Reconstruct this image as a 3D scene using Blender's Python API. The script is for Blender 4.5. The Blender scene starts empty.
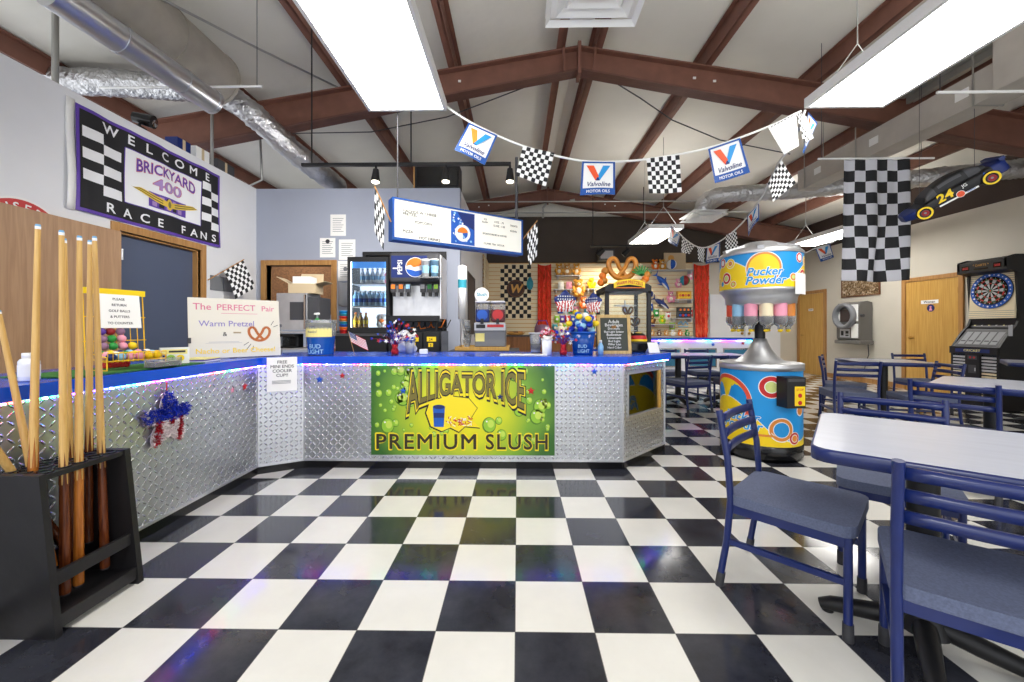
import bpy, math, random
from mathutils import Vector, Matrix
random.seed(11)
COL = bpy.context.scene.collection
PI = math.pi
V = Vector
sin, cos = math.sin, math.cos
X, Y, Z = V((1,0,0)), V((0,1,0)), V((0,0,1))

# ---------------------------------------------------------------- camera
FPX, CZ, YAW = 397.0, 1.163, math.atan(5.5/397.0)
cd = bpy.data.cameras.new('camera'); cam = bpy.data.objects.new('camera', cd); COL.objects.link(cam)
cam.location = (0,0,CZ); cam.rotation_euler = (PI/2,0,YAW)
cd.sensor_width = 36.0; cd.lens = FPX*36.0/1024.0; cd.shift_y = -13.0/1024.0; cd.clip_start = .05; cd.clip_end = 60
bpy.context.scene.camera = cam

def ray(px, py):
    xc, zc = (px-512)/FPX, -(py-328)/FPX
    return V((xc*cos(YAW)-sin(YAW), xc*sin(YAW)+cos(YAW), zc))
def atY(px, py, y):
    d = ray(px,py); return V((0,0,CZ)) + d*(y/d.y)
def atX(px, py, x):
    d = ray(px,py); return V((0,0,CZ)) + d*(x/d.x)
def atZ(px, py, z):
    d = ray(px,py); return V((0,0,CZ)) + d*((z-CZ)/d.z)

# ---------------------------------------------------------------- materials
def lin(c):
    return tuple(((v/255.0)/12.92 if v/255.0 <= .04045 else ((v/255.0+.055)/1.055)**2.4) for v in c)
class NT:
    def __init__(s, m): s.t = m.node_tree; s.n = s.t.nodes
    def __call__(s, typ, **kw):
        n = s.n.new(typ)
        for k, v in kw.items():
            if k == 'ins':
                for kk, vv in v.items():
                    if isinstance(vv, bpy.types.NodeSocket): s.t.links.new(vv, n.inputs[kk])
                    else: n.inputs[kk].default_value = vv
            else: setattr(n, k, v)
        return n
    def math(s, op, a, b=None, c=None):
        ins = {0: a}
        if b is not None: ins[1] = b
        if c is not None: ins[2] = c
        return s('ShaderNodeMath', operation=op, ins=ins).outputs[0]
    def mix(s, f, a, b):
        n = s('ShaderNodeMix', data_type='RGBA')
        for i, v in ((0,f),(6,a),(7,b)):
            if isinstance(v, bpy.types.NodeSocket): s.t.links.new(v, n.inputs[i])
            else: n.inputs[i].default_value = v
        return n.outputs[2]
def newmat(name):
    m = bpy.data.materials.new(name); m.use_nodes = True
    n = NT(m); b = m.node_tree.nodes['Principled BSDF']
    return m, n, b
MATS = {}
def mat(name, col, rough=.5, metal=0., emit=None, strength=0., noise=None, bump=None, trans=0., alpha=1., spec=.5, wood=None, coat=0., stretch=None, ior=1.45):
    m, n, b = newmat(name)
    c = (*lin(col), 1)
    b.inputs['Base Color'].default_value = c
    b.inputs['Roughness'].default_value = rough
    b.inputs['Metallic'].default_value = metal
    b.inputs['Specular IOR Level'].default_value = spec
    b.inputs['IOR'].default_value = ior
    b.inputs['Transmission Weight'].default_value = trans
    b.inputs['Alpha'].default_value = alpha
    b.inputs['Coat Weight'].default_value = coat
    tc = n('ShaderNodeTexCoord').outputs['Object']
    if stretch:
        tc = n('ShaderNodeMapping', ins={'Vector': tc, 'Scale': stretch}).outputs[0]
    if noise:
        tx = n('ShaderNodeTexNoise', ins={'Vector': tc, 'Scale': noise[0], 'Detail': 5.0})
        lo = tuple(v*(1-noise[1]) for v in c[:3])+(1,); hi = tuple(min(1,v*(1+noise[1])) for v in c[:3])+(1,)
        f = n('ShaderNodeMapRange', ins={'Value': tx.outputs[0], 1: .3, 2: .7}).outputs[0]
        n.t.links.new(n.mix(f, lo, hi), b.inputs['Base Color'])
    if wood:
        mp = n('ShaderNodeMapping', ins={'Vector': tc, 'Scale': wood[0]}).outputs[0]
        tx = n('ShaderNodeTexNoise', ins={'Vector': mp, 'Scale': 4.0, 'Detail': 6.0, 'Distortion': .6})
        c2 = (*lin(wood[1]), 1)
        f = n('ShaderNodeMapRange', ins={'Value': tx.outputs[0], 1: .35, 2: .65}).outputs[0]
        n.t.links.new(n.mix(f, c, c2), b.inputs['Base Color'])
    if bump:
        tx = n('ShaderNodeTexNoise', ins={'Vector': tc, 'Scale': bump[0], 'Detail': 3.0})
        bp = n('ShaderNodeBump', ins={'Height': tx.outputs[0], 'Strength': bump[1], 'Distance': bump[2] if len(bump) > 2 else .01})
        n.t.links.new(bp.outputs[0], b.inputs['Normal'])
    if emit:
        b.inputs['Emission Color'].default_value = (*lin(emit), 1)
        b.inputs['Emission Strength'].default_value = strength
        if strength < 8: m.cycles.emission_sampling = 'NONE'
    MATS[name] = m
    return m

# ---------------------------------------------------------------- mesh builder
class F:                                             # flat drawing frame: F(a, b, c) -> point
    def __init__(s, o, u, v):
        s.o, s.u, s.v = V(o), V(u).normalized(), V(v).normalized(); s.n = s.u.cross(s.v)
    def __call__(s, a, b, c=0.): return s.o + s.u*a + s.v*b + s.n*c
class Cyl:                                           # drawing frame wrapped round an upright cylinder
    def __init__(s, c, r, a0=-PI/2): s.c, s.r, s.a0 = V(c), r, a0
    def __call__(s, a, b, c=0.):
        t = s.a0 + a/s.r; q = s.r + c
        return s.c + V((cos(t)*q, sin(t)*q, b))
class Fn:
    def __init__(s, fn): s.fn = fn
    def __call__(s, a, b, c=0.): return s.fn(a, b, c)
_tc = {}
def text_mesh(s, bold=0., shear=0., align='CENTER', spacing=1.):
    k = (s, bold, shear, align, spacing)
    if k not in _tc:
        cu = bpy.data.curves.new('lettering', 'FONT'); cu.body = s; cu.size = 1.0; cu.align_x = align; cu.offset = bold; cu.shear = shear
        cu.space_character = spacing; cu.resolution_u = 3
        ob = bpy.data.objects.new('lettering', cu); me = ob.to_mesh()
        _tc[k] = ([(v.co.x, v.co.y) for v in me.vertices], [tuple(p.vertices) for p in me.polygons])
        ob.to_mesh_clear(); bpy.data.objects.remove(ob); bpy.data.curves.remove(cu)
    return _tc[k]
class MB:
    def __init__(s): s.v, s.f, s.m, s.s = [], [], [], []
    def add(s, vs, fs, m=0, sm=False):
        b = len(s.v); s.v.extend(tuple(v) for v in vs)
        for f in fs: s.f.append(tuple(b+i for i in f)); s.m.append(m); s.s.append(sm)
        return s
    def bx(s, x0, x1, y0, y1, z0, z1, m=0):
        vs = [(x,y,z) for z in (z0,z1) for y in (y0,y1) for x in (x0,x1)]
        return s.add(vs, [(0,2,3,1),(4,5,7,6),(0,1,5,4),(2,6,7,3),(0,4,6,2),(1,3,7,5)], m)
    def box(s, c, d, M=None, m=0):
        c = V(c); vs = []
        for z in (-.5,.5):
            for y in (-.5,.5):
                for x in (-.5,.5):
                    p = V((x*d[0], y*d[1], z*d[2])); vs.append(c + (M @ p if M else p))
        return s.add(vs, [(0,2,3,1),(4,5,7,6),(0,1,5,4),(2,6,7,3),(0,4,6,2),(1,3,7,5)], m)
    def bar(s, a, b, w, h, m=0, up=Z):               # box beam from a to b
        a, b = V(a), V(b); d = (b-a).normalized(); r = d.cross(up)
        if r.length < 1e-5: r = d.cross(X)
        r.normalize(); u = r.cross(d); vs = []
        for p in (a, b):
            for i, j in ((-1,-1),(1,-1),(1,1),(-1,1)): vs.append(p + r*(i*w/2) + u*(j*h/2))
        return s.add(vs, [(3,2,1,0),(4,5,6,7),(0,1,5,4),(1,2,6,5),(2,3,7,6),(3,0,4,7)], m)
    def tube(s, pts, r, n=10, m=0, closed=False, caps=True, sm=True):
        pts = [V(p) for p in pts]; k = len(pts); rs = r if isinstance(r, (list, tuple)) else [r]*k
        vs, fs = [], []; pu = None
        for i, p in enumerate(pts):
            if closed: t = pts[(i+1)%k] - pts[i-1]
            else: t = pts[min(i+1,k-1)] - pts[max(i-1,0)]
            t.normalize()
            if pu is None:
                pu = t.cross(Z if abs(t.z) < .9 else X).normalized()
            else:
                pu = (pu - t*pu.dot(t)).normalized()
            w = t.cross(pu)
            for j in range(n):
                a = 2*PI*j/n; vs.append(p + (pu*cos(a) + w*sin(a))*rs[i])
        for i in range(k if closed else k-1):
            for j in range(n):
                a, b = i*n+j, i*n+(j+1)%n; c, d = ((i+1)%k)*n+(j+1)%n, ((i+1)%k)*n+j
                fs.append((a,b,c,d))
        s.add(vs, fs, m, sm)
        if caps and not closed:
            s.add(vs[:n], [tuple(range(n-1,-1,-1))], m); s.add(vs[-n:], [tuple(range(n))], m)
        return s
    def cyl(s, a, b, r0, r1=None, n=16, m=0, sm=True): return s.tube([a,b], [r0, r0 if r1 is None else r1], n, m, sm=sm)
    def lathe(s, prof, c=(0,0,0), n=32, m=0, a0=0., a1=2*PI, mf=None, axis=None, sm=True, caps=False):
        c = V(c); full = abs(a1-a0-2*PI) < 1e-6; k = n if full else n+1; vs = []
        for r, z in prof:
            for j in range(k):
                a = a0 + (a1-a0)*j/n; p = V((r*cos(a), r*sin(a), z))
                vs.append(c + (axis @ p if axis else p))
        for i in range(len(prof)-1):
            fs = [(i*k+j, i*k+(j+1)%k, (i+1)*k+(j+1)%k, (i+1)*k+j) for j in range(n)]
            for f in fs:
                if i == 0 and f is fs[0]: base = len(s.v); s.v.extend(tuple(v) for v in vs)
                s.f.append(tuple(base+q for q in f)); s.m.append(mf(i) if mf else m); s.s.append(sm)
        if caps and full:
            for i, rev in ((0,True),(len(prof)-1,False)):
                if prof[i][0] > 1e-4:
                    r = list(range(i*k, i*k+k)); s.f.append(tuple(base+q for q in (r[::-1] if rev else r))); s.m.append(mf(min(i,len(prof)-2)) if mf else m); s.s.append(False)
        return s
    def sph(s, c, r, n=14, m=0, M=None, mf=None):
        r = r if isinstance(r, (list, tuple)) else (r,r,r); k = max(6, n//2); c = V(c); vs, fs = [], []
        for i in range(k+1):
            t = PI*i/k - PI/2
            for j in range(n):
                a = 2*PI*j/n; p = V((r[0]*cos(t)*cos(a), r[1]*cos(t)*sin(a), r[2]*sin(t)))
                vs.append(c + (M @ p if M else p))
        for i in range(k):
            for j in range(n):
                s_ = (i*n+j, i*n+(j+1)%n, (i+1)*n+(j+1)%n, (i+1)*n+j); fs.append(s_)
        b = len(s.v); s.v.extend(tuple(v) for v in vs)
        for q, f in enumerate(fs):
            s.f.append(tuple(b+i for i in f)); s.m.append(mf(q//n, q%n, k, n) if mf else m); s.s.append(True)
        return s
    def poly(s, pts, fr, c=0., m=0):
        return s.add([fr(p[0],p[1],c) for p in pts], [tuple(range(len(pts)))], m)
    def prism(s, pts, fr, c0, c1, m=0, sm=False):
        k = len(pts); a = sum(pts[i][0]*pts[(i+1)%k][1]-pts[(i+1)%k][0]*pts[i][1] for i in range(k))
        if a < 0: pts = pts[::-1]
        if c0 > c1: c0, c1 = c1, c0
        vs = [fr(p[0],p[1],c0) for p in pts]+[fr(p[0],p[1],c1) for p in pts]
        s.add(vs, [tuple(range(k-1,-1,-1)), tuple(range(k,2*k))], m)
        return s.add(vs, [(i,(i+1)%k,k+(i+1)%k,k+i) for i in range(k)], m, sm)
    def disc(s, fr, a, b, r, c=.001, m=0, n=24, r2=None, t=0.):
        r2 = r if r2 is None else r2
        return s.poly([(a+r*cos(2*PI*i/n)*cos(t)-r2*sin(2*PI*i/n)*sin(t), b+r*cos(2*PI*i/n)*sin(t)+r2*sin(2*PI*i/n)*cos(t)) for i in range(n)], fr, c, m)
    def ring(s, fr, a, b, r0, r1, c=.001, m=0, n=28, t0=0., t1=2*PI):
        vs, fs = [], []
        for i in range(n+1):
            t = t0+(t1-t0)*i/n
            vs.append(fr(a+r0*cos(t), b+r0*sin(t), c)); vs.append(fr(a+r1*cos(t), b+r1*sin(t), c))
        for i in range(n): fs.append((2*i,2*i+1,2*i+3,2*i+2))
        return s.add(vs, fs, m)
    def rect(s, fr, a0, a1, b0, b1, c=.001, m=0, n=1):
        for i in range(n):
            x0, x1 = a0+(a1-a0)*i/n, a0+(a1-a0)*(i+1)/n
            s.poly([(x0,b0),(x1,b0),(x1,b1),(x0,b1)], fr, c, m)
        return s
    def text(s, t, fr, a, b, size, c=.002, m=0, bold=0., shear=0., align='CENTER', sx=1., fn=None, spacing=1.):
        if bold > 0 and any(q in t for q in 'MN'):       # heavy strokes by overprinting
            vs0, fs0 = text_mesh(t, 0., shear, align, spacing); vs, fs = [], []
            for i in range(9):
                b_ = len(vs); dx, dy = (0,0) if i == 8 else (bold*cos(PI*i/4), bold*sin(PI*i/4))
                vs += [(x_+dx, y_+dy) for x_, y_ in vs0]; fs += [tuple(b_+q for q in f_) for f_ in fs0]
        else: vs, fs = text_mesh(t, bold, shear, align, spacing)
        out = []; n0 = len(vs)//9 if (bold > 0 and any(q in t for q in 'MN')) else len(vs)
        for i, (x, y) in enumerate(vs):
            if fn: p = fn(x, y)
            else: p = (a+x*size*sx, b+y*size)
            out.append(fr(p[0], p[1], c+.00006*(i//n0)))   # each overprint lies a hair above the last
        return s.add(out, fs, m)
    def stroke(s, fr, pts, w, c=.002, m=0):
        for (x0,y0),(x1,y1) in zip(pts[:-1], pts[1:]):
            d = math.hypot(x1-x0, y1-y0) or 1; nx, ny = -(y1-y0)/d*w/2, (x1-x0)/d*w/2
            s.poly([(x0-nx,y0-ny),(x1-nx,y1-ny),(x1+nx,y1+ny),(x0+nx,y0+ny)], fr, c, m)
        return s
    def star(s, fr, a, b, r, c=.001, m=0, t=PI/2, k=.42):
        pts = [(a+(r if i%2==0 else r*k)*cos(t+PI*i/5), b+(r if i%2==0 else r*k)*sin(t+PI*i/5)) for i in range(10)]
        return s.poly(pts, fr, c, m)
    def grid(s, fn, nu, nv, mf=None, m=0, sm=True):
        vs = [fn(i/nu, j/nv) for j in range(nv+1) for i in range(nu+1)]; b = len(s.v); s.v.extend(tuple(v) for v in vs)
        for j in range(nv):
            for i in range(nu):
                q = j*(nu+1)+i; s.f.append((b+q,b+q+1,b+q+nu+2,b+q+nu+1)); s.m.append(mf(i,j) if mf else m); s.s.append(sm)
        return s
    def build(s, name, mats, parent=None, bevel=0., solid=0., loc=None, rot=None, seg=2):
        me = bpy.data.meshes.new(name); me.from_pydata(s.v, [], s.f)
        if not isinstance(mats, (list, tuple)): mats = [mats]
        for q in mats: me.materials.append(MATS[q] if isinstance(q, str) else q)
        me.polygons.foreach_set('material_index', s.m); me.polygons.foreach_set('use_smooth', s.s); me.update()
        o = bpy.data.objects.new(name, me); COL.objects.link(o)
        if parent: o.parent = parent
        if loc is not None: o.location = loc
        if rot is not None: o.rotation_euler = rot
        if solid:
            q = o.modifiers.new('solid', 'SOLIDIFY'); q.thickness = solid; q.offset = -1
        if bevel:
            q = o.modifiers.new('bevel', 'BEVEL'); q.width = bevel; q.segments = seg; q.limit_method = 'ANGLE'; q.angle_limit = math.radians(50)
        return o
def tag(o, label=None, cat=None, group=None, kind=None):
    if label: o['label'] = label
    if cat: o['category'] = cat
    if group: o['group'] = group
    if kind: o['kind'] = kind
    return o
def thing(name, label, cat, loc=(0,0,0), rz=0., group=None):
    o = bpy.data.objects.new(name, None); COL.objects.link(o); o.empty_display_size = .1
    o.location = loc; o.rotation_euler = (0,0,rz)
    return tag(o, label, cat, group)
def dup(root, label, loc=None, rz=None, group=None, rot=None):
    def cp(o, par):
        c = o.copy(); COL.objects.link(c)
        if par: c.parent = par
        for ch in [q for q in kids.get(o.name, ())]: cp(ch, c)
        return c
    kids = {}
    for q in COL.objects:
        if q.parent: kids.setdefault(q.parent.name, []).append(q)
    r = cp(root, None); r['label'] = label
    if loc is not None: r.location = loc
    if rz is not None: r.rotation_euler = (0,0,rz)
    if rot is not None: r.rotation_euler = rot
    if group: r['group'] = group
    return r
def struct(o): o['kind'] = 'structure'; return o
def rrect(w, h, r, n=4):
    pts = []
    for cx, cy, a in ((w/2-r,h/2-r,0),(-w/2+r,h/2-r,PI/2),(-w/2+r,-h/2+r,PI),(w/2-r,-h/2+r,1.5*PI)):
        for i in range(n+1): pts.append((cx+r*cos(a+PI/2*i/n), cy+r*sin(a+PI/2*i/n)))
    return pts
def circ(r, n=24, a=0., b=0.): return [(a+r*cos(2*PI*i/n), b+r*sin(2*PI*i/n)) for i in range(n)]
UP = F((0,0,0), X, Y)                                # plan frame: prism offsets are heights
FRONT = lambda o: F(o, X, Z)                         # drawn facing -Y

# plain materials
mat('white_paint', (234,235,238), .6, noise=(3,.02))
mat('lavender_paint', (168,174,190), .6, noise=(2,.02))
mat('cream_paint', (212,206,192), .6, noise=(3,.02))
mat('dark_paint', (70,61,53), .7, noise=(2,.1))
mat('brown_eave', (66,52,46), .7, noise=(2,.1))
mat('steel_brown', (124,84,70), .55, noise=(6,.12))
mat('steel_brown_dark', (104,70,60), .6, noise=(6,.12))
mat('uplight_fill', (250,250,250), .5, emit=(255,252,246), strength=7.5)
mat('insulation', (230,227,217), .7, noise=(1.2,.05), bump=(2.5,.25,.05))
mat('oak', (190,142,84), .45, wood=((8,8,.6),(168,120,66)))
mat('oak_door', (216,172,92), .4, wood=((14,14,.5),(198,150,72)))
mat('wood_panel', (192,154,118), .45, wood=((10,10,.6),(174,136,102)))
mat('brown_cabinet', (150,98,52), .45, wood=((8,8,.6),(128,80,40)))
mat('slate_door', (84,94,118), .5, noise=(2,.03))
mat('cork', (112,76,46), .9, noise=(40,.35))
mat('black', (24,24,26), .45)
mat('black_gloss', (18,18,20), .2, noise=(4,.2))
mat('black_wood', (30,29,31), .38, noise=(8,.25), bump=(30,.15,.004))
mat('rubber', (58,58,62), .6, noise=(30,.25))
mat('dark_gray', (70,70,74), .5)
mat('gray', (128,130,134), .5)
mat('light_gray', (190,191,195), .45)
mat('white', (244,244,242), .45)
mat('white_gloss', (244,245,248), .2)
mat('cream', (246,240,222), .4)
mat('steel', (196,198,202), .28, 1.)
mat('steel_rough', (216,217,220), .42, .9, noise=(8,.08))
mat('foil', (206,206,208), .3, 1., bump=(24,.9,.03))
mat('galv', (206,208,214), .32, 1., noise=(5,.1), bump=(60,.15,.004), stretch=(1,.2,1))
mat('duct_gray', (168,162,152), .55, .2, noise=(5,.12))
mat('duct_side', (128,122,118), .6, .1, noise=(4,.1))
mat('conduit', (176,176,172), .4, .6)
mat('chrome', (220,222,226), .12, 1.)
mat('brass', (190,150,80), .3, 1.)
mat('frame_blue', (19,36,96), .3, coat=.3, noise=(20,.08))
mat('seat_fabric', (92,100,126), .8, noise=(160,.16), bump=(220,.25,.003))
mat('laminate', (204,208,222), .22, noise=(6,.03), stretch=(1,6,1))
mat('counter_blue', (22,84,214), .22)
mat('paper', (248,247,244), .6)
mat('ink', (52,52,58), .6)
mat('ink_soft', (120,122,128), .6)
mat('red', (196,38,40), .4)
mat('deep_red', (150,24,30), .45)
mat('tinsel_red', (222,54,32), .3, .4, bump=(70,.8,.02), stretch=(1,1,.12))
mat('orange', (240,128,36), .45)
mat('yellow', (250,214,30), .4)
mat('pale_yellow', (248,236,150), .6)
mat('green', (40,150,62), .45)
mat('lime', (150,200,60), .45)
mat('blue', (30,92,190), .4)
mat('sky_blue', (34,150,222), .4)
mat('pale_blue', (150,200,232), .45)
mat('navy', (24,44,110), .4)
mat('teal', (50,150,170), .45)
mat('pink', (240,160,184), .5)
mat('purple', (96,64,168), .5)
mat('mauve', (150,110,140), .55)
mat('tan', (214,160,84), .6)
mat('honey', (230,170,70), .7, noise=(30,.12))
mat('pretzel', (204,132,48), .28, noise=(12,.3))
mat('brown', (110,66,36), .6)
mat('cardboard', (206,186,152), .7)
mat('glass', (236,242,246), .03, trans=1., ior=1.3)
mat('clear_plastic', (246,249,252), .08, trans=.8, ior=1.12)
mat('lit_panel', (250,250,250), .5, emit=(255,252,246), strength=15.)
mat('cooler_glow', (245,248,255), .5, emit=(225,238,255), strength=1.1)
mat('cooler_lamp', (250,252,255), .5, emit=(235,244,255), strength=14.)
mat('board_white', (226,221,208), .35)
mat('gold_print', (224,190,70), .5)
mat('sign_glow', (248,246,236), .4, emit=(255,252,240), strength=.1)
mat('cue_wood', (222,182,112), .3, wood=((30,30,1.2),(204,160,90)))
mat('cue_butt', (120,62,30), .22, wood=((30,30,2),(78,36,20)))
mat('cue_butt_amber', (190,118,48), .2, wood=((30,30,2),(150,84,30)))
mat('tinsel_blue', (34,58,190), .3, .6, bump=(60,.9,.02))
mat('tinsel_silver', (246,232,234), .4, .0, bump=(60,.9,.02))
mat('tinsel_crimson', (180,30,44), .3, .5, bump=(60,.9,.02))
mat('yellow_wire', (248,196,26), .35)
mat('turf', (60,120,50), .9, noise=(120,.35))
mat('flag_white', (240,240,240), .7)
mat('flag_black', (30,30,33), .7)
mat('big_flag_white', (206,206,214), .7)
mat('slat_cream', (240,224,188), .5)
mat('tv_gray', (112,110,106), .5)

# ------------------------------------------------ special materials
def floor_material():
    m, n, b = newmat('checker_vinyl')
    g = n('ShaderNodeNewGeometry').outputs['Position']
    sp = n('ShaderNodeSeparateXYZ', ins={0: g})
    T = .3048
    u = n.math('DIVIDE', n.math('ADD', sp.outputs[0], .009), T); v = n.math('DIVIDE', n.math('ADD', sp.outputs[1], .005), T)
    par = n.math('FLOORED_MODULO', n.math('ADD', n.math('FLOOR', u), n.math('FLOOR', v)), 2.)
    no = n('ShaderNodeTexNoise', ins={'Vector': g, 'Scale': 5., 'Detail': 6., 'Roughness': .65}).outputs[0]
    no2 = n('ShaderNodeTexNoise', ins={'Vector': g, 'Scale': 28., 'Detail': 8., 'Roughness': .75, 'Distortion': 1.5}).outputs[0]
    f1 = n('ShaderNodeMapRange', ins={0: no, 1: .35, 2: .7}).outputs[0]
    f2 = n('ShaderNodeMapRange', ins={0: no2, 1: .66, 2: .8}).outputs[0]
    blk = n.mix(f1, (*lin((38,39,46)),1), (*lin((58,60,68)),1))
    blk = n.mix(n.math('MULTIPLY', f2, .35), blk, (*lin((130,132,140)),1))
    wht = n.mix(f1, (*lin((222,220,213)),1), (*lin((228,226,219)),1))
    wht = n.mix(n.math('MULTIPLY', f2, .12), wht, (*lin((190,182,168)),1))
    col = n.mix(par, blk, wht)
    # thin seams
    def seam(t):
        d = n.math('ABSOLUTE', n.math('SUBTRACT', n.math('FRACT', t), .5)); return n.math('GREATER_THAN', d, .4935)
    sm = n.math('MAXIMUM', seam(u), seam(v))
    col = n.mix(n.math('MULTIPLY', sm, .7), col, (*lin((62,60,60)),1))
    n.t.links.new(col, b.inputs['Base Color'])
    n.t.links.new(n('ShaderNodeMapRange', ins={0: no, 1: .3, 2: .7, 3: .08, 4: .17}).outputs[0], b.inputs['Roughness'])
    MATS['floor'] = m
floor_material()
def plate_material(name, cell, base=(206,208,212)):
    m, n, b = newmat(name)
    g = n('ShaderNodeTexCoord').outputs['Object']
    sp = n('ShaderNodeSeparateXYZ', ins={0: g})
    u = n.math('DIVIDE', sp.outputs[0], cell); v = n.math('DIVIDE', sp.outputs[2], cell)
    par = n.math('FLOORED_MODULO', n.math('ADD', n.math('FLOOR', u), n.math('FLOOR', v)), 2.)
    fx = n.math('SUBTRACT', n.math('FRACT', u), .5); fy = n.math('SUBTRACT', n.math('FRACT', v), .5)
    a = n.math('MULTIPLY', n.math('ADD', fx, fy), .7071); c = n.math('MULTIPLY', n.math('SUBTRACT', fx, fy), .7071)
    def mx(p, q): return n.math('ADD', n.math('MULTIPLY', p, n.math('SUBTRACT', 1., par)), n.math('MULTIPLY', q, par))
    lo, sh = mx(a, c), mx(c, a)
    e = n.math('ADD', n.math('POWER', n.math('ABSOLUTE', n.math('DIVIDE', lo, .52)), 2.), n.math('POWER', n.math('ABSOLUTE', n.math('DIVIDE', sh, .15)), 2.))
    h = n.math('MAXIMUM', n.math('SUBTRACT', 1., e), 0.)
    wv = n('ShaderNodeTexNoise', ins={'Vector': g, 'Scale': 2.2, 'Detail': 2.}).outputs[0]
    hh = n.math('ADD', n.math('MULTIPLY', h, .0045), n.math('MULTIPLY', wv, .012))
    bp = n('ShaderNodeBump', ins={'Height': hh, 'Strength': 1., 'Distance': 1.})
    n.t.links.new(bp.outputs[0], b.inputs['Normal'])
    b.inputs['Base Color'].default_value = (*lin(base),1); b.inputs['Metallic'].default_value = 1.
    n.t.links.new(n('ShaderNodeMapRange', ins={0: h, 1: 0., 2: .3, 3: .36, 4: .22}).outputs[0], b.inputs['Roughness'])
    MATS[name] = m
plate_material('diamond_plate', .036)
def banner_material():
    m, n, b = newmat('slush_banner_print')
    g = n('ShaderNodeTexCoord').outputs['Object']
    mp = n('ShaderNodeMapping', ins={'Vector': g, 'Scale': (1.25,0,1.5)}).outputs[0]
    d = n('ShaderNodeVectorMath', operation='LENGTH', ins={0: mp}).outputs['Value']
    no = n('ShaderNodeTexNoise', ins={'Vector': g, 'Scale': 3.}).outputs[0]
    d2 = n.math('ADD', d, n.math('MULTIPLY', n.math('SUBTRACT', no, .5), .25))
    r = n('ShaderNodeValToRGB', ins={0: d2}); cr = r.color_ramp
    cr.elements[0].position = .1; cr.elements[0].color = (*lin((250,232,20)),1)
    cr.elements[1].position = .98; cr.elements[1].color = (*lin((52,104,40)),1)
    e = cr.elements.new(.45); e.color = (*lin((206,214,40)),1)
    e = cr.elements.new(.72); e.color = (*lin((124,172,52)),1)
    n.t.links.new(r.outputs[0], b.inputs['Base Color']); b.inputs['Roughness'].default_value = .35
    MATS['banner_print'] = m
banner_material()
def pretzel_pts(s, n=64):
    P_ = []
    for i in range(n+1):
        t = i/n
        # rope: left foot, crosses centre, round the right lobe over the top, mirrored
        P_.append(t)
    half = [(-.42,-.62,.10),(-.2,-.40,.12),(.04,-.08,.14),(.22,.16,.10),(.33,.42,.02),(.48,.70,0),(.74,.80,0),(.98,.58,0),(1.0,.18,0),(.84,-.22,0),(.56,-.52,0),(.26,-.66,0),(.0,-.70,0)]
    other = [(-x,y,-.06 if z > .08 else z) for x,y,z in half][::-1]
    ctrl = [V(p) for p in half]+[V(p) for p in other[1:]]
    out = []
    for i in range(len(ctrl)-1):
        p0,p1,p2,p3 = ctrl[max(i-1,0)],ctrl[i],ctrl[i+1],ctrl[min(i+2,len(ctrl)-1)]
        for j in range(5):
            t = j/5; out.append((p1*2+(p2-p0)*t+(p0*2-p1*5+p2*4-p3)*t*t+(p1*3-p0-p2*3+p3)*t**3)*.5*s)
    out.append(ctrl[-1]*s); return out
# ================================================================ THE SETTING
XR, XL, YB = 7.4, -3.75, 10.6
RX, RZ, SL = .77, 4.88, .165                         # ridge of the roof and its slope
def roof(x): return RZ - SL*abs(x-RX)
struct(MB().bx(-6.6,7.6,-3.2,10.8,-.06,0).build('floor', 'floor'))
mb = MB()
for x1 in (7.7, -6.7):
    pts = [(RX, RZ), (x1, roof(x1)), (x1, roof(x1)+.06), (RX, RZ+.06)]
    mb.prism(pts, F((0,10.9,0), X, Z), 0, 14.1)
struct(mb.build('ceiling', 'insulation'))
# rolled sag lines are in the insulation's bump; purlins carry it
for i, x in enumerate((.56,-.79,-2.14,-3.49,-4.84,.98,2.33,3.68,5.03,6.38)):
    zt = roof(x)-.004
    m_ = MB().bx(x-.012,x+.012,-3.1,10.55,zt-.2,zt)
    s_ = 1 if x > RX else -1
    m_.bx(min(x,x+s_*.075),max(x,x+s_*.075),-3.1,10.55,zt-.2,zt-.185)
    m_.bx(min(x,x-s_*.06),max(x,x-s_*.06),-3.1,10.55,zt-.02,zt-.01)
    struct(m_.build('purlin', 'steel_brown'))
for y in (0., 5.02, 10.1):
    m_ = MB()
    for x1 in (7.38, -6.5):
        s_ = 1 if x1 > RX else -1
        d0, d1 = .30, .46                            # the rafter deepens towards the eaves
        t0, t1 = roof(RX)-.205, roof(x1)-.205
        m_.prism([(RX,t0),(x1,t1),(x1,t1-d1),(RX,t0-d0)], F((0,y,0),X,Z), -.008, .008)
        m_.prism([(RX,t0),(x1,t1),(x1,t1-.02),(RX,t0-.02)], F((0,y,0),X,Z), -.085, .085)
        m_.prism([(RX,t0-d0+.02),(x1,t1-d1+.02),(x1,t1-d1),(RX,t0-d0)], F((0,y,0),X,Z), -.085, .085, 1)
    m_.bx(RX-.02,RX+.02,y-.1,y+.1,roof(RX)-.56,roof(RX)-.16)
    for dx in (-.2,.2): m_.bar((RX+dx,y-.075,roof(RX)-.2),(RX+dx*.9,y-.075,roof(RX)-.52),.03,.03)
    for bx_ in (-1.0,-.75,2.2,2.45): m_.bx(bx_,bx_+.035,y-.02,y-.008,roof(bx_)-.36,roof(bx_)-.335,2)
    struct(m_.build('rafter', ['steel_brown','steel_brown_dark','white']))

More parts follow.
